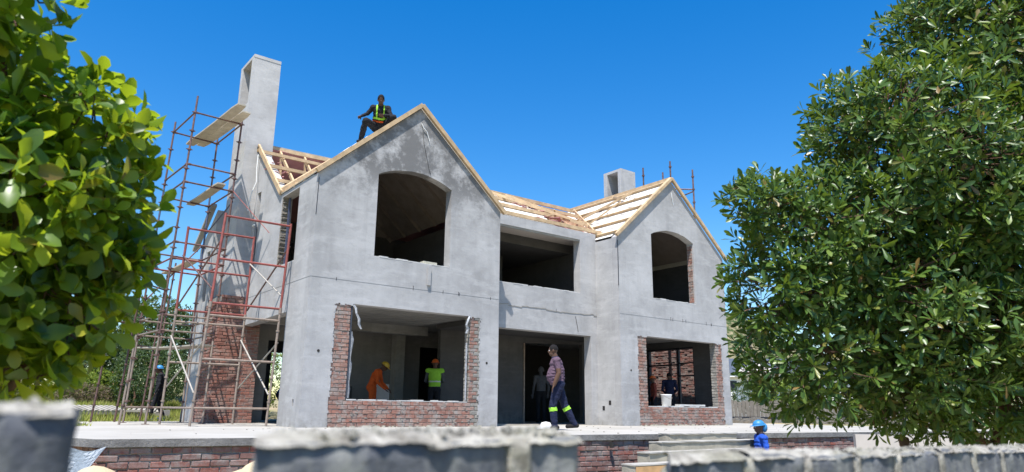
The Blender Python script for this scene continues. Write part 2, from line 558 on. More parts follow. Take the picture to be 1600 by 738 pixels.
# ground sheet: low yard near the camera, the plot level behind the terrace, rising land far behind
def ground_z(x, y):
    f = -1.45
    back = -0.06
    # how far behind the terrace front line
    d = (y - (yedge(x) + 0.5)) if x > -4.6 else (y - yedge(x) - 1.6 * 1)
    s = min(1, max(0, d / 0.9)); s = s * s * (3 - 2 * s)
    z = f + (back - f) * s
    if s >= 1:
        dist = math.hypot(x + 5, y + 14)
        if x < 6:
            wl = min(1, max(0, (-0.7 - x) / 1.2))
            z += wl * min(1.3, max(0, y - 6.0) * 0.075)
            z += (1 - wl) * min(1.5, max(0, y - 10) * 0.11)
        z += 0.03 * math.sin(x * 1.3) * math.cos(y * 0.9)
        if dist > 60: z += (dist - 60) * 0.012
    return z
def build_ground():
    xs = sorted(set([-700, -300, -120, -60] + [-30 + i * 1.0 for i in range(0, 76)] + [60, 90, 160, 400, 800]))
    ys = sorted(set([-400, -100, -40, -25] + [-20 + i * 0.5 for i in range(0, 120)] + [45, 60, 90, 200, 500, 900]))
    vs = [(x, y, ground_z(x, y)) for y in ys for x in xs]
    nx = len(xs)
    fs = [(j * nx + i, j * nx + i + 1, (j + 1) * nx + i + 1, (j + 1) * nx + i) for j in range(len(ys) - 1) for i in range(nx - 1)]
    me = bpy.data.meshes.new('ground'); me.from_pydata(vs, [], fs); me.update()
    me.polygons.foreach_set('use_smooth', [True] * len(me.polygons))
    tag(put('ground', me, None, 'soil'), kind='structure')
build_ground()

# terrace slab (top z=0)
def build_terrace():
    out = [(-4.15, yedge(-4.15)), (18, yedge(18)), (18, 9.5), (-.3, 9.5), (-.35, 7.3), (-3.1, 6.3), (-3.3, 3.0), (-3.75, 1.4), (-4.3, -1.5), (-4.5, -3.3)]
    bm = bmesh.new()
    pts = []
    n = len(out)
    for i in range(n):
        a, b = out[i], out[(i + 1) % n]
        L = math.dist(a, b); k = max(1, int(L / 0.35)) if i in (0,) else 1
        for j in range(k):
            t_ = j / k
            w_ = random.uniform(-.012, .012) if (i == 0 and j) else 0
            pts.append((a[0] + (b[0] - a[0]) * t_, a[1] + (b[1] - a[1]) * t_ + w_))
    top = [bm.verts.new((x, y, 0)) for x, y in pts]
    bot = [bm.verts.new((x, y, -0.095)) for x, y in pts]
    bm.faces.new(top); bm.faces.new(bot[::-1])
    for i in range(len(pts)):
        j = (i + 1) % len(pts)
        bm.faces.new((top[i], bot[i], bot[j], top[j]))
    bmesh.ops.recalc_face_normals(bm, faces=bm.faces)
    bm.normal_update()
    for f in bm.faces: f.material_index = 0 if abs(f.normal.z) > .5 else 1
    me = bpy.data.meshes.new('pavement'); bm.to_mesh(me); bm.free()
    me.materials.append(M['paving']); me.materials.append(M['slab_edge'])
    tag(put('pavement', me, None, None), kind='structure')
build_terrace()

# hill far right and far left skyline
def hill(name, cx, cy, rx, ry, h, seed):
    n = 48; vs = []; fs = []
    for j in range(n + 1):
        for i in range(n + 1):
            x = (i / n * 2 - 1); y = (j / n * 2 - 1)
            r = math.hypot(x, y)
            z = max(0, 1 - r) ** 1.0
            z = z * (0.75 + 0.5 * mnoise.noise(Vector((x * 2.5 + seed, y * 2.5, 0)))) * h
            vs.append((cx + x * rx, cy + y * ry, z - 0.6))
    for j in range(n):
        for i in range(n):
            a = j * (n + 1) + i
            fs.append((a, a + 1, a + n + 2, a + n + 1))
    me = bpy.data.meshes.new(name); me.from_pydata(vs, [], fs); me.update()
    me.polygons.foreach_set('use_smooth', [True] * len(me.polygons))
    tag(put(name, me, None, 'hillside'), kind='structure')
hill('hill', 130, 78, 85, 60, 26, 1)

# ================================================================== HOUSE
house = thing('house', 'two storey grey plastered house shell under construction with twin front gables', 'house')
W1, W2, W3, DM, G2 = 4.97, 9.06, 14.05, 0.67, -0.25
TH = 0.25
# ---- front gable walls
g1 = plate('wall', 'plaster_damp',
      [(0, 0), (0.58, 0), (0.58, 2.60), (4.42, 2.60), (4.42, 0), (W1, 0), (W1, 5.40), (W1 / 2, 7.60), (0, 5.40)],
      [arch(1.44, 3.45, 3.72, 5.68, 0.25)],
      TH, (0, 0, 0), (1, 0, 0), (0, 0, 1), (0, 1, 0), house, 'left front gable wall with damp blotches under its peak')
g2 = plate('wall', 'plaster',
      [(0, 0), (0.69, 0), (0.69, 2.53), (4.66, 2.53), (4.66, 0), (W3 - W2, 0), (W3 - W2, 5.36), ((W3 - W2) / 2, 7.56), (0, 5.36)],
      [arch(1.46, 3.47, 3.68, 5.66, 0.24)],
      TH, (W2, G2, 0), (1, 0, 0), (0, 0, 1), (0, 1, 0), house, 'right front gable wall')
# middle wall, set back
plate('wall', 'plaster', [(0, 0), (0.2, 0), (0.2, 2.5), (3.83, 2.5), (3.83, 0), (W2 - W1, 0), (W2 - W1, 5.58), (0, 5.58)],
      [rect(0.25, 3.45, 3.71, 5.32)], 0.28, (W1, DM, 0), (1, 0, 0), (0, 0, 1), (0, 1, 0), house, 'set back wall between the gables')
# left side wall in the (y, z) plane, wall runs back to y = 6.3
plate('wall', 'plaster_side',
      [(TH, 0), (1.24, 0), (1.24, 2.46), (4.60, 2.40), (4.60, 0), (4.62, 0), (6.3, 0), (6.3, 5.5), (4.31, 7.16), (2.30, 5.42), (TH, 5.42)],
      [rect(1.06, 2.18, 3.58, 5.33), rect(3.84, 4.12, 3.8, 5.9), rect(0.37, 0.45, 0.42, 0.56)],
      TH, (0, 0, 0), (0, 1, 0), (0, 0, 1), (1, 0, 0), house, 'side wall with a gable of its own')
# side returns
MB().box(W1 - 0.25, W1 - 0.003, TH, DM, 0, 5.40).build('wall', 'plaster', house)
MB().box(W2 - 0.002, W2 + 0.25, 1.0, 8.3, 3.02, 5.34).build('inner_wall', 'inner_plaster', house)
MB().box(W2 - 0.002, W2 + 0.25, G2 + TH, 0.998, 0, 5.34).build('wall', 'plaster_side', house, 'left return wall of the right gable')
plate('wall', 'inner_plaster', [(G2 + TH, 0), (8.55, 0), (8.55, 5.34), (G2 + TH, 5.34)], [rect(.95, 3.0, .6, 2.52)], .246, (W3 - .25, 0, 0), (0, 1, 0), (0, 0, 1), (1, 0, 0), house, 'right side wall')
wf = MB().box(13.84, 13.92, .955, 1.0, .6, 2.52).box(13.84, 13.92, 1.6, 1.66, .6, 2.52).box(13.84, 13.92, 2.94, 2.995, .6, 2.52).box(13.845, 13.915, 1.0, 1.6, 2.46, 2.515).box(13.845, 13.915, 1.66, 2.94, 2.46, 2.515).box(13.845, 13.915, 1.66, 2.94, 1.93, 1.98).box(13.845, 13.915, 1.0, 1.6, 1.98, 2.02).box(13.845, 13.915, 1.0, 1.6, 1.55, 1.60)
wf.build('window_frame', 'steel_dark', house)
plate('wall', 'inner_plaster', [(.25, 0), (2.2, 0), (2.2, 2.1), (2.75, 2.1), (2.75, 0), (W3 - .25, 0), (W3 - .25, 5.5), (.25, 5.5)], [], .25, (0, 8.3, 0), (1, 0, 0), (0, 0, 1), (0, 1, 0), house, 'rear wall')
# socket holes in the return wall
for y_, z_ in ((0.45, 0.47), (0.20, 0.62)):
    MB().box(W2 - 0.008, W2 + 0.0, y_ - .045, y_ + .045, z_ - .06, z_ + .06).build('socket_box', 'dark_void', house)
for (x, z) in ((0.30, 1.55), (4.62, 1.50)):
    MB().tube((x, 0.0, z), (x, -0.006, z), .03, .03, 12).build('weep_hole', 'dark_void', house)
MB().tube((9.72 - .25, G2, 1.52), (9.72 - .25, G2 - .006, 1.52), .028, .028, 12).build('weep_hole', 'dark_void', house)
MB().box(-0.006, 0, 0.33, 0.37, 0.38, 0.60).build('socket_box', 'dark_void', house) if False else None

# thin groove where the storeys meet
def groove(name, p0, p1, r=0.0018):
    MB().beam(p0, p1, r * 2, r * 2).build(name, 'joint_grey', house)
groove('movement_joint', (0, -0.002, 3.1), (W1, -0.002, 3.1))
groove('movement_joint', (-0.002, 0, 3.1), (-0.002, 4.3, 3.1))
groove('movement_joint', (W2, G2 - 0.002, 3.1), (W3, G2 - 0.002, 3.1))
# rough string of mortar snots along the joint of the middle wall
mb = MB()
x = W1 + .1
while x < W2 - .05:
    l = random.uniform(.12, .4); z = 3.12 + random.uniform(-.02, .02)
    mb.beam((x, DM - .004, z), (x + l, DM - .004, z + random.uniform(-.02, .02)), .012, random.uniform(.012, .03))
    x += l
mb.build('mortar_ridge', 'mortar', house, kind='stuff')
mb = MB()
for k in range(15):
    x = random.uniform(0.2, W3 - .2); yy = 0 if x < W1 else (DM if x < W2 else G2)
    mb.beam((x, yy - .003, 3.1 - .03), (x + .004, yy - .003, 3.1 + random.uniform(.02, .08)), .008, .008, (0, 1, 0))
mb.build('plaster_nick', 'dark_void', house, kind='stuff')
# hairline cables at the gable peaks
MB().path([(2.52, -.012, 7.25), (2.60, -.012, 6.7), (2.78, -.012, 6.05), (2.82, -.012, 5.96)], .005, 4).build('loose_wire', 'dark_void', house)
MB().path([(2.50, -.02, 7.22), (2.56, -.03, 7.10), (2.66, -.03, 7.02), (2.72, -.03, 6.86), (2.74, -.03, 6.80)], .010, 5).build('loose_cable', 'white_paint', house)
MB().path([(11.55, G2 - .02, 7.18), (11.56, G2 - .03, 7.0), (11.62, G2 - .02, 6.78)], .009, 5).build('loose_cable', 'white_paint', house)
MB().path([(8.20, DM - .01, 3.02), (8.28, DM - .01, 2.7), (8.30, DM - .01, 2.58)], .007, 4).build('loose_wire', 'dark_void', house)
# dangling channel under the left arched window
MB().box(2.84, 2.92, -0.05, -0.004, 3.22, 3.68).build('downpipe_stub', 'plaster', house)
# long cracks / stain lines beside the eaves
MB().beam((0.02, -.003, 5.30), (-0.0 + .01, -.003, 4.45), .012, .006).build('drip_strip', 'steel_dark', house)
MB().beam((W2 - .01, G2 - .006, 5.25), (W2 - .01, G2 - .006, 3.9), .022, .01).build('drip_strip', 'steel_dark', house)

# ---- sills of ragged mortar
def ragged_sill(x0, x1, y, z, d=0.28, mat='mortar_white'):
    mb = MB(); x = x0
    while x < x1 - .02:
        l = min(random.uniform(.08, .3), x1 - x)
        mb.box(x, x + l, y - random.uniform(-.004, .012), y + d, z, z + random.uniform(.012, .04))
        x += l + (0.05 if random.random() < .12 else 0.001)
    return mb.build('window_sill', mat, house)
ragged_sill(1.45, 3.44, 0.004, 3.72, .24)
ragged_sill(W1 + .27, W1 + 3.43, DM + .004, 3.71, .26)
ragged_sill(W2 + 1.47, W2 + 3.46, G2 + .004, 3.68, .24)
MB().box(2.75, 3.12, 0.03, .2, 3.742, 3.80).build('loose_brick', 'mortar_light', house)

# ---- brick infill of the ground floor windows
stuff = []; stuff_m = []; stuff_r = []
def infill(O, x0, xa, xb, x1, zs, zt, rightpieces=True):
    Ov = Vector(O)
    # mortar core, recessed
    MB().box(O[0] + x0, O[0] + x1, O[1] + .028, O[1] + .24, 0, zs - .02).build('mortar_bed', 'mortar', house)
    MB().box(O[0] + x0, O[0] + xa - .01, O[1] + .028, O[1] + .24, zs - .02, zt).build('mortar_bed', 'mortar', house)
    MB().box(O[0] + xb + .01, O[0] + x1, O[1] + .028, O[1] + .24, zs - .02, zt).build('mortar_bed', 'mortar', house)
    return Ov
for (ox, oy, x0, xa, xb, x1, zs, zt, piers) in ((0, 0.0, .58, .98, 4.12, 4.42, .55, 2.60, True), (W2, G2, .69, 1.10, 4.36, 4.66, .52, 2.53, False)):
    infill((ox, oy, 0), x0, xa, xb, x1, zs, zt)
    O = (ox, oy + .012, 0)
    brick_area(brick_layout(x0, x1, 0, zs), O, (1, 0, 0), (0, -1, 0), 'brick_red', house, grey=(lambda u: u > 4.22) if ox == 0 else None)
    for a, b in ((x0, xa), (xb, x1)):
        brick_area(brick_layout(a, b, zs, zt), O, (1, 0, 0), (0, -1, 0), 'brick_red', house, as_stuff=None if piers else stuff_r, grey=(lambda u: u > 4.27) if ox == 0 else None)
    # jamb bricks on the inner faces, smeared
    brick_area(brick_layout(oy + .03, oy + .24, zs, zt), (ox + xb, 0, 0), (0, 1, 0), (-1, 0, 0), 'mortar', house, depth=.05, as_stuff=stuff_m)
    # worn mortar top of the spandrel
    ragged_sill(ox + xa + .02, ox + xb - .02, oy + .02, zs + .002, .21)
# smeared mortar lumps at foot
mb = MB()
for k in range(90):
    x = random.choice([random.uniform(.6, 4.4), random.uniform(W2 + .7, W2 + 4.6)])
    yy = (0 if x < W1 else G2) - random.uniform(0.0, .12)
    s = random.uniform(.008, .03)
    mb.box(x - s, x + s, yy - s, yy + s, 0.001, s * 1.2)
mb.build('mortar_crumb', 'mortar_light', house, kind='stuff')
# ragged plaster edges round the exposed brick
mb = MB()
for (xe, yy, zt, s_) in ((.58, 0, 2.6, 1), (4.42, 0, 2.6, -1), (W2 + .69, G2, 2.53, 1), (W2 + 4.66, G2, 2.53, -1)):
    z = .0
    while z < zt - .02:
        h = random.uniform(.02, .09); w_ = random.uniform(.004, .045) * (1.6 if random.random() < .2 else 1)
        a, b = sorted((xe - s_ * .004, xe + s_ * w_))
        mb.box(a, b, yy - .003 - random.uniform(0, .006), yy + .02, z, min(z + h, zt))
        z += h
for (xa, xb, yy, zt) in ((.58, .98, 0, 2.6), (4.12, 4.42, 0, 2.6), (W2 + .69, W2 + 1.1, G2, 2.53), (W2 + 4.36, W2 + 4.66, G2, 2.53)):
    x = xa
    while x < xb:
        l = random.uniform(.02, .08)
        mb.box(x, x + l, yy - .004, yy + .02, zt - random.uniform(.005, .05), zt + .004); x += l
mb.build('plaster_edge', 'plaster', house, kind='stuff')
# mortar splashes over the brick faces
mb = MB()
for k in range(150):
    if random.random() < .5: x0_, x1_, yy = .62, 4.38, 0.0
    else: x0_, x1_, yy = W2 + .72, W2 + 4.62, G2
    x = random.uniform(x0_, x1_); z = random.uniform(.02, .5)
    l = random.uniform(.01, .06); h = random.uniform(.006, .025)
    mb.box(x, x + l, yy + .002, yy + .02, z, z + h)
mb.build('mortar_splash', 'mortar', house, kind='stuff')
# strips of damp proof foil hanging in the jambs
def strip(pts, wdt, mat, name='foil_strip'):
    vs, fs = [], []
    for i, p in enumerate(pts):
        p = Vector(p)
        vs += [p, p + Vector((wdt * (0.8 + .3 * math.sin(i * 2.1)), .02 * math.sin(i * 1.7), 0.01)), p + Vector((wdt * .5, -.025, 0))]
    for i in range(len(pts) - 1):
        a = i * 3; b = a + 3
        fs += [(a, a + 2, b + 2, b), (a + 2, a + 1, b + 1, b + 2)]
    me = bpy.data.meshes.new(name); me.from_pydata(vs, [], fs); me.update()
    o = put(name, me, house, mat)
    md = o.modifiers.new('s', 'SOLIDIFY'); md.thickness = .004
    return o
strip([(1.00, .01, 2.58), (1.05, -.02, 2.50), (1.06, -.04, 2.40), (1.12, -.05, 2.27), (1.13, -.04, 2.16), (1.19, -.06, 2.06)], .06, 'foil')
strip([(1.005, .05, z) for z in np.linspace(.6, 2.0, 9)], .09, 'foil')
MB().box(.985, 1.02, .02, .2, .56, 2.57).build('damp_proof_strip', 'dpc_plastic', house)
strip([(4.06, .0, 2.60), (4.0, -.02, 2.5), (3.96, -.01, 2.38), (4.01, .0, 2.28), (3.98, .02, 2.18)], .07, 'foil')
strip([(4.02, .04, z) for z in np.linspace(.6, 1.95, 9)], .05, 'foil')

# ---- chimney on the side gable
MB().box(-0.40, 0.35, 4.36, 5.53, 3.0, 8.55).build('chimney', 'plaster_side', house, 'tall plastered chimney shaft')
# shaft head with an open flue slot on its left face
mb = MB()
mb.box(-0.40, 0.35, 4.36, 4.55, 8.55, 9.86); mb.box(-0.40, 0.35, 5.34, 5.53, 8.55, 9.86)
mb.box(0.22, 0.349, 4.55, 5.34, 8.55, 9.80)
mb.box(-0.401, 0.351, 4.35, 5.54, 9.862, 9.95)
mb.build('chimney_head', 'plaster_side', house)
MB().box(0.20, 0.218, 4.552, 5.338, 8.552, 9.85).build('flue', 'inner_plaster', house)
# lower brick breast
lay = brick_layout(-0.58, 0.46, 0, 3.16)
brick_area(lay, (0, 4.30, 0), (1, 0, 0), (0, -1, 0), 'brick_breast', house, as_stuff=stuff)
brick_area(brick_layout(4.30, 5.7, 0, 3.0), (-0.60, 0, 0), (0, 1, 0), (-1, 0, 0), 'brick_breast', house, as_stuff=stuff)
MB().box(-0.575, -0.003, 4.33, 5.7, 0, 3.14).build('mortar_bed', 'mortar', house)
MB().box(0.253, 0.45, 4.33, 4.6, 0, 2.39).build('mortar_bed', 'mortar', house)
MB().box(0.0, 0.45, 4.31, 4.33, 0.0, 2.39).build('mortar_bed', 'mortar', house)
join_stuff('brickwork', stuff, house, 'brick_breast')
join_stuff('brickwork', stuff_r, house, 'brick_red')
join_stuff('mortared_jamb', stuff_m, house, 'mortar')
# back wing
plate('wall', 'plaster_side', [(5.7, 0), (6.9, 0), (6.9, 4.75), (5.54, 5.65), (5.54, 3.0), (5.7, 3.0)], [rect(5.8, 6.15, 3.15, 4.55)],
      .25, (-0.6, 0, 0), (0, 1, 0), (0, 0, 1), (1, 0, 0), house, 'short wing behind the chimney')
MB().box(-.35, 0.0, 6.65, 6.9, 0, 4.7).build('wall', 'plaster_side', house)
MB().beam((-.72, 7.05, 4.74), (-.72, 5.5, 5.77), .14, .09).build('barge_board', 'raw_concrete', house)
# dark slot: cable on the chimney
MB().path([(-.02, 4.2, 6.95), (-.09, 4.15, 6.98), (-.1, 4.12, 6.6), (-.08, 4.1, 6.2), (-.16, 4.15, 5.9), (-.2, 4.2, 5.4)], .014, 5).build('cable', 'white_paint', house)
MB().path([(-.02, 4.05, 4.95), (-.12, 3.9, 4.95), (-.12, 3.75, 4.95)], .02, 6).build('pipe_stub', 'white_paint', house)
MB().path([(-.05, 3.75, 4.9), (-.05, 3.75, 4.0)], .012, 5).build('conduit', 'steel_dark', house)
# raw jamb and steel frame of the side window
mb = MB()
for k in range(60):
    z = 3.58 + k * .0292
    mb.box(.01, .2, 2.18 - random.uniform(.02, .09), 2.2, z, z + .026)
mb.build('raw_jamb', 'rubble', house, kind='stuff')
fr = MB().box(.10, .14, 1.96, 2.0, 3.6, 5.3).build('window_frame', 'steel_blue', house)
MB().box(.10, .13, 1.1, 1.96, 3.6, 3.64).build('sill_bar', 'white_paint', fr)
MB().box(0, .2, 1.06, 2.1, 3.582, 3.61).build('window_sill', 'mortar_white', house)

# ---- roof of the left gable
def slab_poly(name, pts, nrm, th, mat, parent=house, label=None):
    nrm = Vector(nrm).normalized(); n = len(pts)
    vs = [Vector(p) for p in pts] + [Vector(p) - nrm * th for p in pts]
    fs = [tuple(range(n)), tuple(range(2 * n - 1, n - 1, -1))] + [(i, i + n, (i + 1) % n + n, (i + 1) % n) for i in range(n)]
    me = bpy.data.meshes.new(name); me.from_pydata(vs, [], fs)
    bm = bmesh.new(); bm.from_mesh(me); bmesh.ops.recalc_face_normals(bm, faces=bm.faces); bm.to_mesh(me); bm.free()
    me.update()
    return put(name, me, parent, mat, label=label)
S1 = (7.60 - 5.40) / (W1 / 2)
def z1(x): return 5.47 + S1 * (x if x < W1 / 2 else W1 - x)
n1l, n1r = (-S1, 0, 1), (S1, 0, 1)
slab_poly('roof_membrane', [(-.03, .05, z1(-.03)), (W1 / 2, .05, z1(W1 / 2)), (W1 / 2, 4.9, z1(W1 / 2)), (2.0, 4.3, z1(2.0)), (-.03, 2.30, z1(-.03))], n1l, .02, 'membrane')
slab_poly('roof_membrane', [(W1 / 2, .05, z1(W1 / 2)), (W1 + .02, .05, z1(W1 + .02)), (W1 + .02, 1.0, z1(W1 + .02)), (W1 / 2 + .2, 8.3, z1(W1 / 2 + .2)), (W1 / 2, 8.3, z1(W1 / 2))], n1r, .02, 'membrane')
slab_poly('ceiling', [(.25, .26, z1(.25) - .12), (W1 / 2, .26, z1(W1 / 2) - .12), (W1 / 2, 8.2, z1(W1 / 2) - .12), (.25, 8.2, z1(.25) - .12)], n1l, .02, 'ceiling_board')
slab_poly('ceiling', [(W1 / 2, .26, z1(W1 / 2) - .12), (W1 - .25, .26, z1(W1 - .25) - .12), (W1 - .25, 8.2, z1(W1 - .25) - .12), (W1 / 2, 8.2, z1(W1 / 2) - .12)], n1r, .02, 'ceiling_board')
# exposed rafters under that ceiling
for yy in (.9, 1.8, 2.7, 3.6, 4.5, 5.4):
    for sgn in (0, 1):
        xa, xb = (.3, W1 / 2) if sgn == 0 else (W1 - .3, W1 / 2)
        MB().beam((xa, yy, z1(xa) - .2), (xb, yy, z1(xb) - .2), .04, .11).build('rafter', 'ceiling_board', house)
# barge boards
def barge(xa, za, xb, zb, y, label=None, h=.10, dth=.085, mat='timber'):
    d = Vector((xb - xa, 0, zb - za)).normalized()
    return MB().beam((xa, y, za), (xb, y, zb), dth, h, (0, 0, 1)).build('barge_board', mat, house, label)
barge(-.06, z1(-.06) + .01, W1 / 2 - .002, z1(W1 / 2) + .01, -.044)
barge(W1 + .12, z1(W1 + .12) + .01, W1 / 2 + .002, z1(W1 / 2) + .01, -.045)
MB().beam((-.02, .03, z1(-.02) + .03), (W1 / 2, .03, z1(W1 / 2) + .03), .05, .05).build('roof_batten', 'timber', house)
# white underlay scraps on the slope
mb = MB()
for k in range(14):
    x = random.uniform(.05, 1.9); yy = random.uniform(.1, .5)
    mb.beam((x, yy, z1(x) + .05), (x + .18, yy + random.uniform(-.05, .1), z1(x + .18) + .06), .09, .035)
mb.build('underlay_scrap', 'membrane', house, kind='stuff')

# ---- left cross gable, open timbers
SL = 0.86
def zc(y): return 5.52 + SL * (y - 2.30)
YR = 4.31
MB().beam((-.045, 2.20, zc(2.20) + .02), (-.045, YR + .03, zc(YR + .03) + .02), .045, .13).build('barge_board', 'timber', house, 'barge board of the side gable')
MB().beam((-.045, 6.5, zc(YR) - (6.5 - YR) * SL + .02), (-.045, YR - .02, zc(YR) + .02), .045, .13).build('barge_board', 'timber', house)
MB().beam((-.02, YR + .35, 7.42), (7.9, YR + .1, 7.52), .06, .10).build('ridge_beam', 'timber', house)
MB().beam((-.02, YR + .41, 7.50), (3.2, YR + .35, 7.54), .10, .04).build('ridge_cap_strip', 'timber_grey', house)
def xval(z): return (z - 5.47) / S1
for yy in (2.80, 3.45, 4.12):
    z = zc(yy)
    MB().beam((-.02, yy, z), (xval(z) + .12, yy + .03, z + .01), .05, .085).build('purlin', 'timber', house)
MB().beam((0.0, 2.32, 5.55), (2.05, 4.42, 5.55 + S1 * 2.05 + .0), .05, .12).build('valley_rafter', 'timber', house)
for xx in (.55, 1.25):
    y0 = 2.30 + xx * S1 / SL
    if y0 < 4.2:
        MB().beam((xx, y0, zc(y0) - .14), (xx + .1, YR + .3, zc(YR + .3) - .16), .05, .09).build('rafter', 'timber', house)
    MB().beam((xx + .1, YR + .2, zc(YR) - .05), (xx + .1, YR + .1, 6.0), .04, .09).build('king_post', 'timber', house)
slab_poly('roof_membrane', [(-.0, YR + .30, 7.40), (6, YR + .30, 7.46), (6, 6.4, 5.6), (0.0, 6.4, 5.6)], (0, SL, 1), .02, 'membrane_pink')
# torn insulation
mb = MB()
for k in range(26):
    xx = random.uniform(.05, .5); yy = random.uniform(2.9, 4.0)
    p = Vector((xx, yy, zc(yy) - .13 + random.uniform(-.05, .04)))
    q = p + Vector((random.uniform(-.12, .12), random.uniform(-.12, .12), random.uniform(-.08, .06)))
    mb.beam(p, q, random.uniform(.03, .06), .015)
mb.build('insulation_scrap', 'membrane_pink', house, kind='stuff')

# ---- middle roof slope
YM0, ZM0, YM1, ZM1 = DM + .02, 5.62, 4.31, 7.52
def zm(y): return ZM0 + (ZM1 - ZM0) * (y - YM0) / (YM1 - YM0)
SM = (ZM1 - ZM0) / (YM1 - YM0)
# white underlay left and right of the hole where the trusses show
slab_poly('roof_membrane', [(W1 - .2, YM0 + .03, zm(YM0) - .02), (7.5, YM0 + .03, zm(YM0) - .02), (8.6, 3.0, zm(3.0) - .02), (8.0, YM1, zm(YM1) - .02), (2.8, YM1, zm(YM1) - .02)], (0, -SM, 1), .015, 'membrane')
slab_poly('roof_membrane', [(8.35, YM0 + .05, zm(YM0) - .22), (9.3, YM0 + .05, zm(YM0) - .22), (11.4, YM1, zm(YM1) - .22), (8.6, YM1, zm(YM1) - .22)], (0, -SM, 1), .015, 'membrane_pink')
slab_poly('roof_membrane', [(3, YM1 + .02, zm(YM1) - .05), (11.5, YM1 + .02, zm(YM1) - .05), (11.5, 8.3, 5.5), (3, 8.3, 5.5)], (0, SM, 1), .015, 'membrane_pink')
MB().beam((2.6, YM1, zm(YM1) + .02), (11.6, YM1, zm(YM1) + .04), .06, .12).build('ridge_beam', 'timber', house)
for yy in (YM0 + .03, 2.0, 3.15):
    z = zm(yy)
    xe = 9.15 + (z - 5.45) / .9 * 1.0
    MB().beam((W1 - .05 if yy < 1 else W1 - 1.0, yy, z + .04), (xe, yy, z + .04), .06, .10).build('purlin', 'timber', house)
for xx, x2 in ((7.9, 9.1), (8.1, 9.3)):
    MB().beam((xx, 3.7, zm(3.7) + .12), (x2, 1.2, zm(1.2) + .10), .05, .09).build('loose_batten', 'timber', house)
MB().beam((7.0, 3.5, zm(3.5) + .14), (8.9, 1.6, zm(1.6) + .14), .06, .08).build('loose_batten', 'timber', house)
for xx in (8.8, 9.6):
    MB().beam((xx, max(YM0, 1.0), zm(1.0) - .1), (xx, YM1, zm(YM1) - .08), .04, .12).build('rafter', 'timber', house)
MB().beam((W2 + .05, YM0, 5.60), (11.5, YM1 - .05, 7.56), .05, .13).build('valley_rafter', 'timber', house)
mb = MB()
for k in range(14):
    xx = random.uniform(8.0, 9.2); yy = random.uniform(1.2, 3.6)
    p = Vector((xx, yy, zm(yy) + random.uniform(-.12, .08)))
    q = p + Vector((random.uniform(-.3, .3), random.uniform(-.25, .25), random.uniform(-.1, .14)))
    mb.beam(p, q, random.uniform(.03, .07), .03)
mb.build('timber_offcut', 'timber', house, kind='stuff')
mb = MB()
for k in range(26):
    xx = random.uniform(7.5, 8.8); yy = random.uniform(1.4, 3.6)
    p = Vector((xx, yy, zm(yy) - .05))
    mb.beam(p, p + Vector((random.uniform(-.3, .3), random.uniform(-.25, .25), random.uniform(-.05, .1))), random.uniform(.08, .16), .02)
mb.build('insulation_scrap', 'membrane_pink', house, kind='stuff')

# ---- right gable roof: left slope with purlins over white underlay
XR2, ZR2 = (W2 + W3) / 2, 7.56
S2 = (ZR2 - 5.36) / (XR2 - W2)
def z2(x): return 5.40 + S2 * (x - W2 if x < XR2 else W3 - x)
slab_poly('roof_membrane', [(W2 + .02, .02, z2(W2 + .02)), (XR2, .02, z2(XR2)), (XR2, 8.2, z2(XR2)), (XR2 - .5, 4.0, z2(XR2 - .5)), (W2 + .02, .8, z2(W2 + .02))], (-S2, 0, 1), .015, 'membrane')
slab_poly('roof_membrane', [(XR2, .02, z2(XR2)), (W3 + .02, .02, z2(W3 + .02)), (W3 + .02, 8.2, z2(W3 + .02)), (XR2, 8.2, z2(XR2))], (S2, 0, 1), .015, 'membrane')
slab_poly('ceiling', [(W2 + .25, 0, z2(W2 + .25) - .12), (XR2, 0, z2(XR2) - .12), (XR2, 8.2, z2(XR2) - .12), (W2 + .25, 8.2, z2(W2 + .25) - .12)], (-S2, 0, 1), .02, 'ceiling_board')
slab_poly('ceiling', [(XR2, 0, z2(XR2) - .12), (W3 - .25, 0, z2(W3 - .25) - .12), (W3 - .25, 8.2, z2(W3 - .25) - .12), (XR2, 8.2, z2(XR2) - .12)], (S2, 0, 1), .02, 'ceiling_board')
for i, xx in enumerate((W2 + .12, 9.72, 10.28, 10.82, 11.36)):
    y1 = YM0 + (z2(xx) - 5.6) / SM
    y1 = max(.9, min(4.2, y1)) + (.15 if i % 2 else 0)
    MB().beam((xx, G2 + .02, z2(xx) + .05), (xx, y1, z2(xx) + .05), .05, .085, (-S2, 0, 1)).build('purlin', 'timber', house)
MB().beam((XR2, G2 + .02, z2(XR2) + .05), (XR2, 4.5, z2(XR2) + .05), .06, .10).build('ridge_beam', 'timber', house)
MB().beam((10.35, 2.9, z2(10.35) + .12), (11.25, 1.15, z2(11.25) + .12), .05, .07).build('loose_batten', 'timber', house)
MB().beam((9.9, 1.9, z2(9.9) + .10), (10.9, 1.3, z2(10.9) + .12), .05, .05).build('loose_batten', 'timber', house)
MB().beam((11.3, 2.0, z2(11.3) + .13), (10.95, 1.2, z2(10.95) + .13), .07, .06).build('loose_batten', 'timber', house)
# wrinkled seams of the underlay
mb = MB()
for k in range(26):
    xx = random.uniform(W2 + .3, XR2 - .2); yy = random.uniform(0, 2.6)
    mb.beam((xx, yy, z2(xx) + .012), (xx + .05, yy + random.uniform(.1, .3), z2(xx + .05) + .02), .03, .015)
mb.build('underlay_fold', 'membrane', house, kind='stuff')
barge(W2 - .10, z2(W2 - .10) + .07, XR2 - .002, z2(XR2) + .05, G2 - .044, h=.09)
barge(W3 + .14, z2(W3 + .14) + .07, XR2 + .002, z2(XR2) + .05, G2 - .045, h=.09)
MB().beam((W2, G2 + .03, z2(W2) + .08), (XR2, G2 + .03, z2(XR2) + .08), .06, .05).build('roof_batten', 'timber', house)

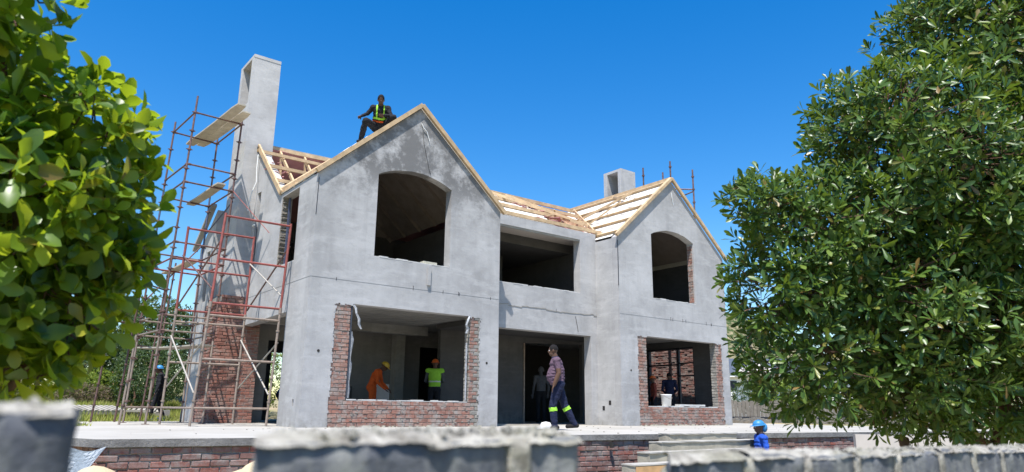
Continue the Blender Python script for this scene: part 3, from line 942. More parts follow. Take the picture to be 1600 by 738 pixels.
plate('wall', 'inner_plaster', [(0, 0), (W1, 0), (W1 / 2, 2.2)], [], .2, (0, 8.25, 5.35), (1, 0, 0), (0, 0, 1), (0, 1, 0), house)
plate('wall', 'inner_plaster', [(0, 0), (W3 - W2, 0), ((W3 - W2) / 2, 2.2)], [], .2, (W2, 8.25, 5.3), (1, 0, 0), (0, 0, 1), (0, 1, 0), house)

# ---- right chimney
mb = MB()
cx0, cx1, cy0, cy1 = 13.9, 14.72, 4.1, 5.05
mb.box(cx0, cx1, cy0, cy0 + .17, 6.0, 9.62); mb.box(cx0, cx1, cy1 - .2, cy1, 6.0, 9.62)
mb.box(cx1 - .15, cx1 - .001, cy0 + .17, cy1 - .2, 6.0, 9.6); mb.box(cx0 - .001, cx1 + .001, cy0 - .001, cy1 + .001, 9.621, 9.72)
mb.box(cx0 + .001, cx0 + .1, cy0 + .17, cy1 - .2, 6.0, 8.1)
mb.build('chimney', 'plaster', house, 'short open sided chimney behind the right roof')

# ---- inside
MB().box(.25, W3 - .25, .95, 8.3, 2.74, 3.02).build('floor_slab', 'raw_concrete', house)
MB().box(.25, W1 - .25, .25, .95, 2.74, 3.02).build('floor_slab', 'raw_concrete', house)
MB().box(W2 + .25, W3 - .25, G2 + .25, .95, 2.745, 3.02).build('floor_slab', 'raw_concrete', house)
# ribbed soffit boards seen through the left window
for k in range(8):
    MB().box(.3, 4.7, .35 + k * .42, .35 + k * .42 + .37, 2.70, 2.735).build('soffit_board', 'raw_concrete', house)
MB().beam((.26, 3.9, 2.60), (5.2, 3.9, 2.60), .22, .26).build('beam', 'raw_concrete', house)
# back walls with door openings
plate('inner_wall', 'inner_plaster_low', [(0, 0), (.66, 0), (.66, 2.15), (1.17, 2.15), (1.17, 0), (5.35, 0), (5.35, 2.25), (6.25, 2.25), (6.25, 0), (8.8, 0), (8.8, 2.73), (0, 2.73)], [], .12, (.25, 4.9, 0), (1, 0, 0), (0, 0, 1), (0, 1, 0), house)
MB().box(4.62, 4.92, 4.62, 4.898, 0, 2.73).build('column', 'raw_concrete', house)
MB().box(4.2, 12.2, 6.2, 6.3, 0, 2.73).build('inner_wall', 'dark_void', house)  # near-black backdrop: the darkness deep inside is put into its colour
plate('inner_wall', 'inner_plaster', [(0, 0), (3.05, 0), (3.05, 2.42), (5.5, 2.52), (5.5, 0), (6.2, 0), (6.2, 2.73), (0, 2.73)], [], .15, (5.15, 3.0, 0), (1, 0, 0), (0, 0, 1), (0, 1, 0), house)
MB().box(8.155, 8.198, 2.96, 3.16, 0, 2.415).build('door_frame', 'steel_pale', house)
MB().box(5.0, 11.3, .999, 2.99, 2.60, 2.735).build('ceiling', 'inner_plaster', house)
# leaning board and workbench in the left room
MB().beam((3.55, 3.35, 0.0), (3.60, 3.55, 1.05), .55, .02, (0, 1, 0)).build('drywall_sheet', 'ceiling_pale', house)
MB().box(1.6, 3.4, 4.86, 4.895, 0, 1.0).build('drywall_sheet', 'inner_plaster', house)
# right room: dividing wall, far opening with a timber grid
plate('inner_wall', 'inner_plaster', [(0, 0), (4.5, 0), (4.5, 2.73), (0, 2.73)], [], .12, (W2 + .26, 6.5, 0), (1, 0, 0), (0, 0, 1), (0, 1, 0), house)
# upstairs
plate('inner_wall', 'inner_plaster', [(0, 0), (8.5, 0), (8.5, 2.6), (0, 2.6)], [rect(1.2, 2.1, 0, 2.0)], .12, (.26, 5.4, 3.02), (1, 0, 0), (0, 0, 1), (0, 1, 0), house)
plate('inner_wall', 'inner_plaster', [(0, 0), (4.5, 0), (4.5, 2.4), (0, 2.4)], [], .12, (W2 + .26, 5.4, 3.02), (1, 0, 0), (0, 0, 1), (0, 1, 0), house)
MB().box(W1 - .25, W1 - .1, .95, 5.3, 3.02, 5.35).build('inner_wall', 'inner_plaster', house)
MB().box(W1 - .1, W2 - .01, DM + .285, 1.75, 5.42, 5.45).build('ceiling', 'ceiling_pale', house)
MB().box(W1 - .1, W2 - .01, 1.755, 5.4, 5.15, 5.45).build('ceiling', 'inner_plaster', house)  # rear ceiling coloured dark, shade deeper in the room put into the material
MB().box(6.6, 7.6, 3.4, 5.38, 3.02, 5.2).build('column', 'inner_plaster', house)
MB().box(5.3, 8.5, DM + .02, DM + .07, 5.27, 5.315).build('lintel_strip', 'timber_grey', house)
# plaster underside of arches is part of the walls; brick showing in the right arch jamb
st2 = []
brick_area(brick_layout(G2 + .05, G2 + .24, 3.75, 5.6), (W2 + 3.455, 0, 0), (0, 1, 0), (-1, 0, 0), 'brick_red', house, depth=.03, as_stuff=st2)
join_stuff('brickwork', st2, house, 'brick_red')

# ================================================================== RETAINING WALL AND STEPS
rw = thing('retaining_wall', 'low weathered brick retaining wall under the front edge of the terrace', 'wall', (0, -4.8, -1.45))
ang = math.atan2(-0.123, 1.0)
U_ = Vector((math.cos(ang), math.sin(ang), 0)); N_ = Vector((math.sin(ang), -math.cos(ang), 0))
O_ = Vector((-4.12, yedge(-4.12), 0)) + N_ * -0.035
LEN = 22.0
rst = []
lay = brick_layout(0, LEN, -1.45, -0.10, 0.232, 0.0845)
vis = [b for b in lay if (b[0] < 6.0 and b[1] > -0.56) or (7.4 < b[0] < 9.2 and b[1] > -.5) or (11.2 < b[0] < 16.5 and b[1] > -0.36)]
vis = sorted(vis, key=lambda b: b[0] + abs(b[1]) * 3)[:300]
vs_ = set(vis)
brick_area(vis, O_, U_, N_, 'brick_wall_red', rw, proud=.012)
brick_area([b for b in lay if b not in vs_], O_, U_, N_, 'brick_wall_red', rw, proud=.012, as_stuff=rst)
# left return
brick_area(brick_layout(0, 5.0, -1.45, -0.10), Vector((-4.12, yedge(-4.12) + .04, 0)), (-.12, 1, 0), (-1, -.12, 0), 'brick_wall_red', rw, as_stuff=rst)
join_stuff('brickwork', rst, rw, 'brick_wall_red')
mb = MB()
a = O_ - N_ * .015; b = a + U_ * LEN
for dz in (0,):
    vs = []
    for p in (a, b):
        for q in (0, .3):
            for z in (-1.46, -.096):
                r_ = p - N_ * q; vs.append((r_.x, r_.y, z))
    mb.add(vs, [(0, 1, 5, 4), (2, 6, 7, 3), (1, 3, 7, 5), (0, 4, 6, 2), (0, 2, 3, 1), (4, 5, 7, 6)])
mb.build('mortar_bed', 'mortar', rw)

st = thing('front_steps', 'wide concrete steps with one orange formwork board climbing to the terrace', 'steps', (4.9, -5.6, -1.45))
def rough_box(name, x0, x1, y0, y1, z0, z1, mat, parent, jit=.008, div=14):
    bm = bmesh.new()
    bmesh.ops.create_grid(bm, x_segments=div, y_segments=3, size=.5)
    for v in bm.verts:
        v.co = Vector((x0 + (v.co.x + .5) * (x1 - x0), y0 + (v.co.y + .5) * (y1 - y0), z1))
    r = bmesh.ops.extrude_face_region(bm, geom=bm.faces[:])
    for v in [g for g in r['geom'] if isinstance(g, bmesh.types.BMVert)]:
        v.co.z = z0
    for v in bm.verts:
        if v.co.z > z0 + .001: v.co += Vector((random.uniform(-jit, jit), random.uniform(-jit, jit), random.uniform(-jit, jit) * .6))
    bmesh.ops.recalc_face_normals(bm, faces=bm.faces)
    me = bpy.data.meshes.new(name); bm.to_mesh(me); bm.free()
    return put(name, me, parent, mat)
for k, (xa, xb, zt) in enumerate(((4.5, 6.45, -.004), (3.95, 6.95, -.125), (3.35, 6.1, -.265), (2.7, 6.0, -.41), (2.1, 5.9, -.56), (1.8, 5.8, -.72), (1.6, 5.7, -.90), (1.4, 5.6, -1.10), (1.3, 5.5, -1.28))):
    y1 = -5.46 - .27 * k; y0 = y1 - .27
    rough_box('step', xa, xb, y0, y1 - .003, -1.45 if k < 20 else 0, zt, 'step_concrete', st)
    if k == 3:
        MB().box(xa + .02, 5.6, y0 - .024, y0 - .011, -.545, zt - .012).build('formwork_board', 'formwork', st)
    rough_box('tread', xa - .01, xb + .01, y0 - .018, y1 - .004, zt + .001, zt + .022, 'paving', st, .005)

# grey sheet and sand heaps at the left corner
bm = bmesh.new(); bmesh.ops.create_grid(bm, x_segments=10, y_segments=10, size=.5)
for v in bm.verts:
    u, t_ = v.co.x + .5, v.co.y + .5
    v.co = Vector((-4.62 + u * .58 * (1 - .55 * (1 - t_)), yedge(-4.12) + .05 - .32 * t_ * 0 - .16 * u + .04 * math.sin(u * 9 + t_ * 5) - .1 * (1 - t_), -.10 - .42 * (1 - t_) + .03 * math.sin(u * 7)))
me = bpy.data.meshes.new('tarp'); bm.to_mesh(me); bm.free()
o = put('plastic_sheet', me, None, 'tarp'); o.modifiers.new('s', 'SOLIDIFY').thickness = .01
tag(o, 'grey plastic sheet hanging at the left corner of the brick retaining wall', 'sheet')

def heap(name, x, y, r, h, label, mat='sand', z=-1.45):
    bm = bmesh.new(); bmesh.ops.create_grid(bm, x_segments=36, y_segments=36, size=1)
    for v in bm.verts:
        d = min(1, math.hypot(v.co.x, v.co.y))
        hh = h * (0.5 + .5 * math.cos(math.pi * d)) * (1 + .22 * mnoise.noise(Vector((v.co.x * 3, v.co.y * 3, x)))) + .02 * mnoise.noise(Vector((v.co.x * 14, v.co.y * 14, x)))
        v.co = Vector((x + v.co.x * r, y + v.co.y * r, z - .04 + hh))
    for f in bm.faces: f.smooth = True
    me = bpy.data.meshes.new(name); bm.to_mesh(me); bm.free()
    o = put(name, me, None, mat)
    tag(o, label, 'sand heap', 'heaps of building sand')
heap('sand_heap', -4.30, -5.95, 1.6, 1.31, 'rounded pale sand heap beside the hanging grey plastic sheet')
heap('sand_heap', -2.80, -5.95, 1.3, 1.34, 'pale sand heap right of the brick wall seen past the dark foreground block')

# ================================================================== SCAFFOLDS
def tower():
    T = thing('scaffold_tower', 'tall slender steel scaffold tower beside the tall chimney', 'scaffold', (-1.5, 4.4, 0))
    cor = {'A': ((-2.18, 3.20), (-1.90, 3.55)), 'B': ((-2.32, 4.95), (-2.0, 5.3)), 'C': ((-1.0, 5.2), (-.85, 5.45)), 'D': ((-.95, 3.4), (-.75, 3.6))}
    def at(k, z):
        (x0, y0), (x1, y1) = cor[k]; t_ = z / 7.5
        return Vector((x0 + (x1 - x0) * t_, y0 + (y1 - y0) * t_, z))
    tops = {'A': 7.95, 'B': 7.8, 'C': 7.75, 'D': 7.72}
    cups = MB()
    for k in 'ABCD':
        segs = [(0.01, 1.9), (1.9, 3.9), (3.9, 5.9), (5.9, tops[k])]
        for i, (a, b) in enumerate(segs):
            MB().tube(at(k, a + .001), at(k, b), .024, .024, 10).build('standard', ('steel_pale', 'steel_brown', 'steel_blue' if k in 'CB' else 'steel_brown', 'steel_brown')[i], T)
        z = .5
        while z < tops[k] - .1:
            p = at(k, z); d = (at(k, 1) - at(k, 0)).normalized()
            cups.tube(p - d * .018, p + d * .018, .046, .046, 10)
            cups.beam(p + Vector((-.075, 0, 0)), p + Vector((.075, 0, 0)), .02, .02)
            z += .5
        MB().box(*(lambda p: (p.x - .07, p.x + .07, p.y - .07, p.y + .07, .001, .012))(at(k, 0))).build('base_plate', 'steel_brown', T)
    for z in (7.5, 6.12, 5.66, 4.15, 3.75, 2.42, 2.06, .36):
        for a, b in ('AD', 'BC', 'AB', 'DC'):
            if z in (6.12,) and a + b == 'BC': continue
            mat = 'steel_pale' if z < 2.5 else ('steel_brown' if z > 4 else 'steel_red')
            pa, pb = at(a, z), at(b, z)
            MB().tube(pa, pb, .021, .021, 10).build('ledger', mat, T)
            for p, q in ((pa, pb), (pb, pa)):
                d = (q - p).normalized()
                cups.tube(p + d * .0, p + d * .09, .034, .03, 8)
    MB().tube(at('D', 5.4) + Vector((.03, 0, 0)), at('C', 4.9) + Vector((.03, 0, 0)), .018, .018, 8).build('brace', 'steel_blue', T)
    MB().tube(at('C', 4.6), at('B', 2.9), .018, .018, 8).build('brace', 'steel_brown', T)
    MB().tube(at('D', 5.66) + Vector((0, -.03, 0)), Vector((-.05, 2.75, 4.55)), .009, .009, 8).build('brace', 'steel_red', T)
    cups.build('coupler', 'steel_brown', T, kind='stuff')
    # diagonal ends
    return T
tower()
# outer bay of short standards further left
T2 = thing('scaffold_bay', 'lower scaffold bay left of the tower, half hidden by leaves', 'scaffold', (-2.6, 3.0, 0))
cups = MB()
for (x, y, h) in ((-2.72, 3.0, 1.9), (-2.35, 5.9, 4.5), (-2.9, 5.6, 4.4), (-1.6, 6.9, 4.6), (-1.35, 7.4, 4.4)):
    MB().tube((x, y, .0), (x + .12 * h / 2, y + .1, h), .024, .024, 10).build('standard', 'steel_pale' if h < 2 else 'steel_brown', T2)
    z = .4
    while z < h:
        cups.tube((x + .06 * z, y + .03 * z * .3, z - .016), (x + .06 * z, y + .03 * z * .3, z + .016), .046, .046, 10); z += .5
for z in (.36, 2.0, 2.42, 3.6, 4.1):
    if z < 1: MB().tube((-2.70, 3.0, z), (-2.15, 3.22, z), .021, .021, 8).build('ledger', 'steel_pale', T2)
    if z > 1: MB().tube((-2.2, 5.9, z), (-2.7, 5.6, z), .021, .021, 8).build('ledger', 'steel_brown', T2)
    if z > 1: MB().tube((-2.2, 5.9, z - .1), (-1.4, 6.9, z - .1), .021, .021, 8).build('ledger', 'steel_brown', T2)
cups.build('coupler', 'steel_brown', T2, kind='stuff')

def frames():
    T = thing('frame_scaffold', 'two storey red and grey frame scaffold standing against the side wall', 'scaffold', (-1.0, 1.9, 0))
    fr = {'front': ((-1.80, -.29), (-1.56, -.135), 1.05), 'rear': ((-1.99, -.47), (-1.90, -.40), 2.75)}
    cups = MB()
    def at(f, s, z):
        lo, hi, y = fr[f]; t_ = z / 4.4
        return Vector((lo[s] + (hi[s] - lo[s]) * t_, y, z))
    for f in fr:
        for s in (0, 1):
            MB().tube(at(f, s, .01), at(f, s, 2.42), .026, .026, 10).build('leg', 'steel_pale', T)
            MB().tube(at(f, s, 2.44), at(f, s, 4.42 if f == 'front' else 4.40), .028, .028, 10).build('leg', 'steel_red', T)
            cups.tube(at(f, s, 2.38), at(f, s, 2.50), .036, .036, 10)
            z = .5
            while z < 2.4:
                cups.tube(at(f, s, z - .015), at(f, s, z + .015), .042, .042, 10); z += .5
        for z in (4.36, 3.42, 2.48):
            MB().tube(at(f, 0, z), at(f, 1, z), .024, .024, 10).build('cross_bar', 'steel_red', T)
        for z in (2.22, 1.33, .36):
            MB().tube(at(f, 0, z), at(f, 1, z), .024, .024, 10).build('cross_bar', 'steel_pale', T)
        MB().tube(at(f, 0, 2.45) + Vector((.45, 0, 0)), at(f, 0, 1.0) + Vector((.45, 0, -.95)), .016, .016, 8).build('cross_bar', 'steel_pale', T) if f == 'rear' else None
    for s in (0, 1):
        MB().tube(at('rear', s, 3.72) + Vector((-.03, 0, 0)), at('front', s, 2.78) + Vector((-.03, 0, 0)), .017, .017, 8).build('brace', 'brace_pale' if s else 'steel_brown', T)
        MB().tube(at('rear', s, 2.6) + Vector((.03, 0, 0)), at('front', s, 3.9) + Vector((.03, 0, 0)), .019, .019, 8).build('brace', 'steel_brown', T)
        MB().tube(at('rear', s, 1.9) + Vector((-.03, 0, 0)), at('front', s, .65) + Vector((-.03, 0, 0)), .017, .017, 8).build('brace', 'brace_pale', T)
        MB().tube(at('rear', s, .8) + Vector((.03, 0, 0)), at('front', s, 1.75) + Vector((.03, 0, 0)), .016, .016, 8).build('brace', 'timber_grey', T)
        MB().tube(at('front', s, .36), at('rear', s, .36), .02, .02, 8).build('ledger', 'steel_pale', T)
    cups.build('coupler', 'steel_pale', T, kind='stuff')
frames()
# scaffold planks, each with its own wear
def plank(p0, p1, wd, label, mat='timber_plank', th=.036):
    mb = MB(); p0 = Vector(p0); p1 = Vector(p1); n = 10
    d = (p1 - p0).normalized(); a = d.cross(Vector((0, 0, 1))).normalized(); vs = []
    for i in range(n + 1):
        t_ = i / n; p = p0.lerp(p1, t_) + Vector((0, 0, -.03 * math.sin(math.pi * t_)))
        ww = wd / 2 * (1 + random.uniform(-.02, .02)) * (.8 if i in (0, n) else 1)
        vs += [p - a * ww, p + a * ww, p + a * ww + Vector((0, 0, th)), p - a * ww + Vector((0, 0, th))]
    fs = [(3, 2, 1, 0), (4 * n, 4 * n + 1, 4 * n + 2, 4 * n + 3)]
    for i in range(n):
        b = 4 * i
        for j in range(4): fs.append((b + j, b + (j + 1) % 4, b + 4 + (j + 1) % 4, b + 4 + j))
    mb.add(vs, fs)
    tag(mb.build('scaffold_plank', mat, None), label, 'plank', 'planks laid across the scaffolds')
plank((-1.40, 6.15, 7.53), (-1.10, 2.45, 7.53), .25, 'left one of the two highest planks, reaching past the chimney front')
plank((-1.14, 6.05, 7.535), (-.86, 2.85, 7.535), .25, 'right one of the two highest planks, its end touching the chimney')
plank((-1.28, 5.75, 5.70), (-1.16, 3.25, 5.70), .24, 'single plank on the middle level of the tall scaffold tower')
plank((-1.62, 6.0, 3.79), (-1.50, 3.6, 3.79), .24, 'plank below the middle level, left of the red frames')
plank((-2.05, 5.6, 1.78), (-1.0, 3.4, 1.78), .5, 'low wide weathered plank behind the frame scaffold', 'timber_grey', .03)
# distant scaffold behind the right gable
T3 = thing('scaffold_bay', 'scaffold uprights rising behind the peak of the right gable', 'scaffold', (14.6, 3, 0))
for (x, y, zt) in ((14.62, 3.58, 9.75), (14.62, 2.23, 9.65), (15.0, 1.5, 9.2), (14.62, 2.6, 9.3)):
    MB().tube((x, y, 0.01), (x, y, zt), .03, .03, 8).build('standard', 'steel_brown', T3)
    mb = MB()
    z = 6.4
    while z < zt - .1:
        mb.tube((x, y, z), (x, y, z + .05), .055, .055, 8); z += .5
    mb.build('coupler', 'steel_brown', T3, kind='stuff')
MB().tube((14.62, 2.23, 8.55), (15.0, 1.5, 8.42), .025, .025, 8).build('ledger', 'steel_brown', T3)
MB().tube((14.62, 3.0, 8.0), (15.0, 1.5, 8.35), .025, .025, 8).build('ledger', 'steel_brown', T3)

# ================================================================== FOREGROUND BOUNDARY WALL
bw = thing('boundary_wall', 'rough dark block wall with crumbling pale mortar cap close in front', 'wall', (-5, -13.65, -1.45))
YF = -13.70
def block(x0, x1, z0, z1, mat='block_dark', name='block', d0=0.0, d1=.072, jit=.003, skew=0):
    bm = bmesh.new()
    nx, ny, nz = max(3, int((x1 - x0) / .012)), 5, max(3, int((z1 - z0) / .014))
    bmesh.ops.create_cube(bm, size=1)
    bmesh.ops.subdivide_edges(bm, edges=bm.edges[:], cuts=6, use_grid_fill=True)
    for v in bm.verts:
        v.co = Vector((x0 + (v.co.x + .5) * (x1 - x0), YF + d0 + (v.co.y + .5) * (d1 - d0), z0 + (v.co.z + .5) * (z1 - z0)))
        v.co.x += skew * (v.co.y - YF) / .072 * (1 - (v.co.x - x0) / (x1 - x0))
        n_ = mnoise.noise_vector(v.co * 45) * jit + mnoise.noise_vector(v.co * 14) * jit
        v.co += n_
    for f in bm.faces: f.smooth = True
    me = bpy.data.meshes.new(name); bm.to_mesh(me); bm.free()
    return put(name, me, bw, mat)
def cap(x0, x1, z0, th, name='mortar_cap', d0=-.003, d1=.075, drop=.0022, skew=0):
    n = max(8, int((x1 - x0) / .006)); m_ = 9
    vs = []; fs = []
    for j in range(m_ + 1):
        for i in range(n + 1):
            x = x0 + (x1 - x0) * i / n; y = YF + d0 + (d1 - d0) * j / m_
            e = min(1, min(j, m_ - j) / 1.5)
            z = z0 + th * (.35 + .65 * e) + .005 * mnoise.noise(Vector((x * 38, y * 38, 3))) + .003 * mnoise.noise(Vector((x * 120, y * 120, 1)))
            if j == 0: z = z0 - drop * max(0.1, 0.7 + 1.5 * mnoise.noise(Vector((x * 22, 5, 2))) + 1.2 * mnoise.noise(Vector((x * 70, 5, 2))) + .8 * mnoise.noise(Vector((x * 190, 5, 2))))
            x += skew * (j / m_) * (1 - i / n)
            vs.append((x, y + (.003 * mnoise.noise(Vector((x * 60, 0, 7))) if j == 0 else 0), z))
    for j in range(m_):
        for i in range(n):
            a = j * (n + 1) + i; fs.append((a, a + 1, a + n + 2, a + n + 1))
    me = bpy.data.meshes.new(name); me.from_pydata(vs, [], fs); me.update()
    me.polygons.foreach_set('use_smooth', [True] * len(me.polygons))
    return put(name, me, bw, 'mortar_cap')
# course below, hidden except through the gaps
x = -6.2
while x < -2.0:
    block(x, x + .215, .13, .262); block(x, x + .215, -.02, .125)
    x += .23
MB().box(-6.2, -1.9, YF + .008, YF + .066, -1.45, .255).build('mortar_bed', 'mortar', bw)
block(-5.80, -5.626, .262, .389); block(-5.622, -5.511, .262, .390)
block(-5.628, -5.62, .262, .39, 'mortar_cap', 'mortar_joint', -.002, .068)
cap(-5.80, -5.514, .389, .0045, drop=.002)
block(-5.405, -5.188, .262, .368, skew=.03); block(-5.186, -5.165, .262, .370, 'mortar_cap', 'mortar_joint', -.003, .068); block(-5.163, -5.105, .262, .3675)
cap(-5.407, -5.262, .368, .0055, skew=.03); cap(-5.268, -5.10, .3655, .006)
xs_ = -4.975
for i, wd in enumerate((.125, .10, .105, .098, .12, .11, .10, .12, .105, .115, .11, .12, .1, .12, .11, .12, .11, .12)):
    zt = .343 - .0016 * i + random.uniform(-.003, .003)
    block(xs_, xs_ + wd, .262, zt, jit=.004, skew=.08 if i == 0 else 0)
    cap(xs_ - .004, xs_ + wd + .006, zt - .001, random.uniform(.003, .006), drop=.0025, skew=.08 if i == 0 else 0)
    block(xs_ + wd + .001, xs_ + wd + .02, .262, zt - random.uniform(.002, .006), 'mortar_cap', 'mortar_joint', -.001, .066)
    xs_ += wd + .021
# grit and crumbs on the mortar caps
mb = MB()
def grit(x0, x1, zf, n):
    for k in range(n):
        x = random.uniform(x0, x1); y = YF + random.uniform(.0, .07); s = random.uniform(.0008, .003)
        z = zf(x)
        mb.beam((x, y, z), (x + s * random.uniform(-2, 2), y + s, z + s * 2.2), s * 1.6, s * 1.6, (0, 1, 0))
grit(-5.78, -5.52, lambda x: .391, 60); grit(-5.38, -5.11, lambda x: .371, 150); grit(-4.86, -3.4, lambda x: .344 - .0125 * (x + 4.99), 420)
mb.build('mortar_grit', 'mortar_cap', bw, kind='stuff')
# broken mortar sloping down into the right gap
bm = bmesh.new(); bmesh.ops.create_icosphere(bm, subdivisions=4, radius=1)
for v in bm.verts:
    v.co = Vector((-4.925 + v.co.x * .030, YF + .045 + v.co.y * .028, .302 + v.co.z * .030))
    v.co.z += (v.co.x + 4.925) * .7
    v.co += mnoise.noise_vector(v.co * 35) * .007
for f in bm.faces: f.smooth = True
me = bpy.data.meshes.new('mortar_lump'); bm.to_mesh(me); bm.free()
put('mortar_lump', me, bw, 'mortar_cap')

# ================================================================== FOLIAGE
def leaf_template(w_=.5, fold=.12, droop=.12, tip=0.72, simple_=False):
    st_ = [(0.0, .06), (.35, .55), (tip, 1.0), (.9, .62), (1.0, .0)] if not simple_ else [(0.0, .1), (.6, 1.0), (1.0, .0)]
    v = []; f = []
    for (t_, ww) in st_:
        z = -droop * t_ * t_
        h = w_ / 2 * ww
        if ww == 0: v.append((0, t_, z))
        else: v += [(-h, t_, z + fold * ww * w_), (0, t_, z), (h, t_, z + fold * ww * w_)]
    n = len(st_) - 2
    for i in range(n):
        a = 3 * i
        f += [(a, a + 1, a + 4, a + 3), (a + 1, a + 2, a + 5, a + 4)]
    a = 3 * n
    f += [(a, a + 1, a + 3), (a + 1, a + 2, a + 3)]
    return np.array(v), f

def crown_points(blobs, n, inner=.25, shell=(.82, 1.05), squash=1.0):
    pts, axs = [], []
    vol = np.array([r * r for *_, r in blobs]); pr = vol / vol.sum()
    cs = np.array([b[:3] for b in blobs]); rs = np.array([b[3] for b in blobs])
    while len(pts) < n:
        k = RNG.choice(len(blobs), p=pr)
        d = RNG.normal(size=3); d /= np.linalg.norm(d)
        inn = RNG.random() < inner
        rr = rs[k] * (RNG.uniform(.35, .8) if inn else RNG.uniform(*shell))
        # uneven outline
        rr *= 1 + .16 * mnoise.noise(Vector(d * 2.6) + Vector((k * 3.1, 0, 0))) + (.14 * RNG.random() ** 4)
        p = cs[k] + d * rr
        q = np.linalg.norm(cs - p, axis=1) / rs
        q[k] = 9
        if not inn and q.min() < .78: continue
        pts.append(p); ax = d + np.array([0, 0, .35]) + RNG.normal(size=3) * .35
        axs.append(ax / np.linalg.norm(ax))
    return np.array(pts), np.array(axs)

def leaf_mats(pts, axs, per, size, spread=(20, 75), jitter=.3):
    """4x4 matrices of single leaves in whorls."""
    n = len(pts)
    nz = lambda q: q / (np.linalg.norm(q, axis=-1, keepdims=True) + 1e-9)
    a = axs[:, None, :]; p = pts[:, None, :]
    u = nz(np.cross(axs, [0.3, .1, 1.0]))[:, None, :]; v = np.cross(axs, u[:, 0])[:, None, :]
    k = np.arange(per)[None, :]
    ph = (RNG.random((n, 1)) * 6.28 + k * 2.4 + RNG.normal(size=(n, per)) * .2)[..., None]
    th = np.radians(spread[0] + (spread[1] - spread[0]) * (k + .5) / per + RNG.normal(size=(n, per)) * 8)[..., None]
    rad = u * np.cos(ph) + v * np.sin(ph)
    dr = a * np.cos(th) + rad * np.sin(th)
    up = a * np.sin(th) - rad * np.cos(th) + RNG.normal(size=(n, per, 3)) * jitter
    up = nz(up - dr * (up * dr).sum(-1, keepdims=True))
    sd = np.cross(dr, up)
    s = (size * RNG.uniform(.62, 1.15, (n, per)) * (1 - .25 * (k < per * .2)))[..., None]
    out = np.zeros((n, per, 4, 4)); out[..., 3, 3] = 1
    out[..., :3, 0] = sd * s; out[..., :3, 1] = dr * s; out[..., :3, 2] = up * s
    out[..., :3, 3] = p + a * size * (.35 - .5 * k[..., None] / per) + dr * size * .08
    return out.reshape(-1, 4, 4)

def mesh_from_leaves(name, tv, tf, mats):
    n = len(mats); nv = len(tv)
    h = np.concatenate([tv, np.ones((nv, 1))], 1)
    co = np.einsum('nij,vj->nvi', mats, h)[:, :, :3].reshape(-1, 3)
    loops = np.concatenate([np.array(f) for f in tf]); sizes = np.array([len(f) for f in tf])
    L = len(loops)
    al = (loops[None, :] + (np.arange(n) * nv)[:, None]).ravel()
    ss = np.tile(sizes, n)
    me = bpy.data.meshes.new(name)
    me.vertices.add(len(co)); me.vertices.foreach_set('co', co.ravel())
    me.loops.add(len(al)); me.loops.foreach_set('vertex_index', al.astype(np.int32))
    me.polygons.add(len(ss))
    me.polygons.foreach_set('loop_start', np.concatenate([[0], np.cumsum(ss)[:-1]]).astype(np.int32))
    me.polygons.foreach_set('use_smooth', np.ones(len(ss), bool))
    me.update(calc_edges=True)
    me.validate()
    return me

def make_tree(name, label, cat, blobs, base, limbs, mat, n, per, size, tpl, single=0, group=None, spread=(20, 75), trunk_r=.05, inner=.25, twigs=True, barkmat='bark'):
    T = thing(name, label, cat, base, group)
    tv, tf = leaf_template(*tpl)
    pts, axs = crown_points(blobs, n, inner)
    mats = leaf_mats(pts, axs, per, size, spread)
    if single:
        cp = np.array(CAM); d = np.linalg.norm(mats[:, :3, 3] - cp, axis=1)
        # the ones facing the camera, largest in view
        P = mats[:, :3, 3] - cp
        fx = P @ np.array(RR); fy = P @ np.array(UU); fz = P @ np.array(F)
        ok = (abs(fx / fz) < .72) & (fy / fz < .33) & (fy / fz > -.30)
        d = np.where(ok, d, 99)
        idx = np.argsort(d)[:single]
        me = bpy.data.meshes.new('leaf')
        me.from_pydata([tuple(x) for x in tv], [], tf); me.update()
        me.polygons.foreach_set('use_smooth', [True] * len(me.polygons))
        me.materials.append(M[mat])
        for k in idx:
            put('leaf', me, T, matrix=Matrix(mats[k].tolist()))
        keep = np.ones(len(mats), bool); keep[idx] = False
        mats = mats[keep]
    put('foliage', mesh_from_leaves('foliage', tv, tf, mats), T, mat, kind='stuff')
    # trunk and limbs
    for i, path_ in enumerate(limbs):
        mb = MB(); m_ = len(path_) - 1
        r = trunk_r if i == 0 else trunk_r * .55
        for j in range(m_):
            a, b = Vector(path_[j]), Vector(path_[j + 1])
            ra = r * (1 - .75 * j / m_); rb = r * (1 - .75 * (j + 1) / m_)
            mb.tube(a, b, ra, rb, 10)
        mb.build('trunk' if i == 0 else 'branch', barkmat, T)
    if twigs:
        mb = MB(); mb.smooth = False
        cs = np.array([b[:3] for b in blobs])
        for i in range(0, len(pts), 3):
            k = np.argmin(np.linalg.norm(cs - pts[i], axis=1))
            q = pts[i] + (cs[k] - pts[i]) * .55 + RNG.normal(size=3) * size * .3
            mid = (pts[i] + q) / 2 + RNG.normal(size=3) * size * .25
            rr = size * .035
            for (a, b) in ((pts[i], mid), (mid, q)):
                a = Vector(a); b = Vector(b)
                d_ = (b - a).normalized(); u = d_.cross(Vector((0, 0, 1))).normalized(); v = d_.cross(u)
                vs = [p + (u * math.cos(t_) + v * math.sin(t_)) * rr for p in (a, b) for t_ in (0, 2.09, 4.19)]
                mb.add(vs, [(0, 1, 4, 3), (1, 2, 5, 4), (2, 0, 3, 5)])
        mb.build('twigs', barkmat, T, kind='stuff')
    return T

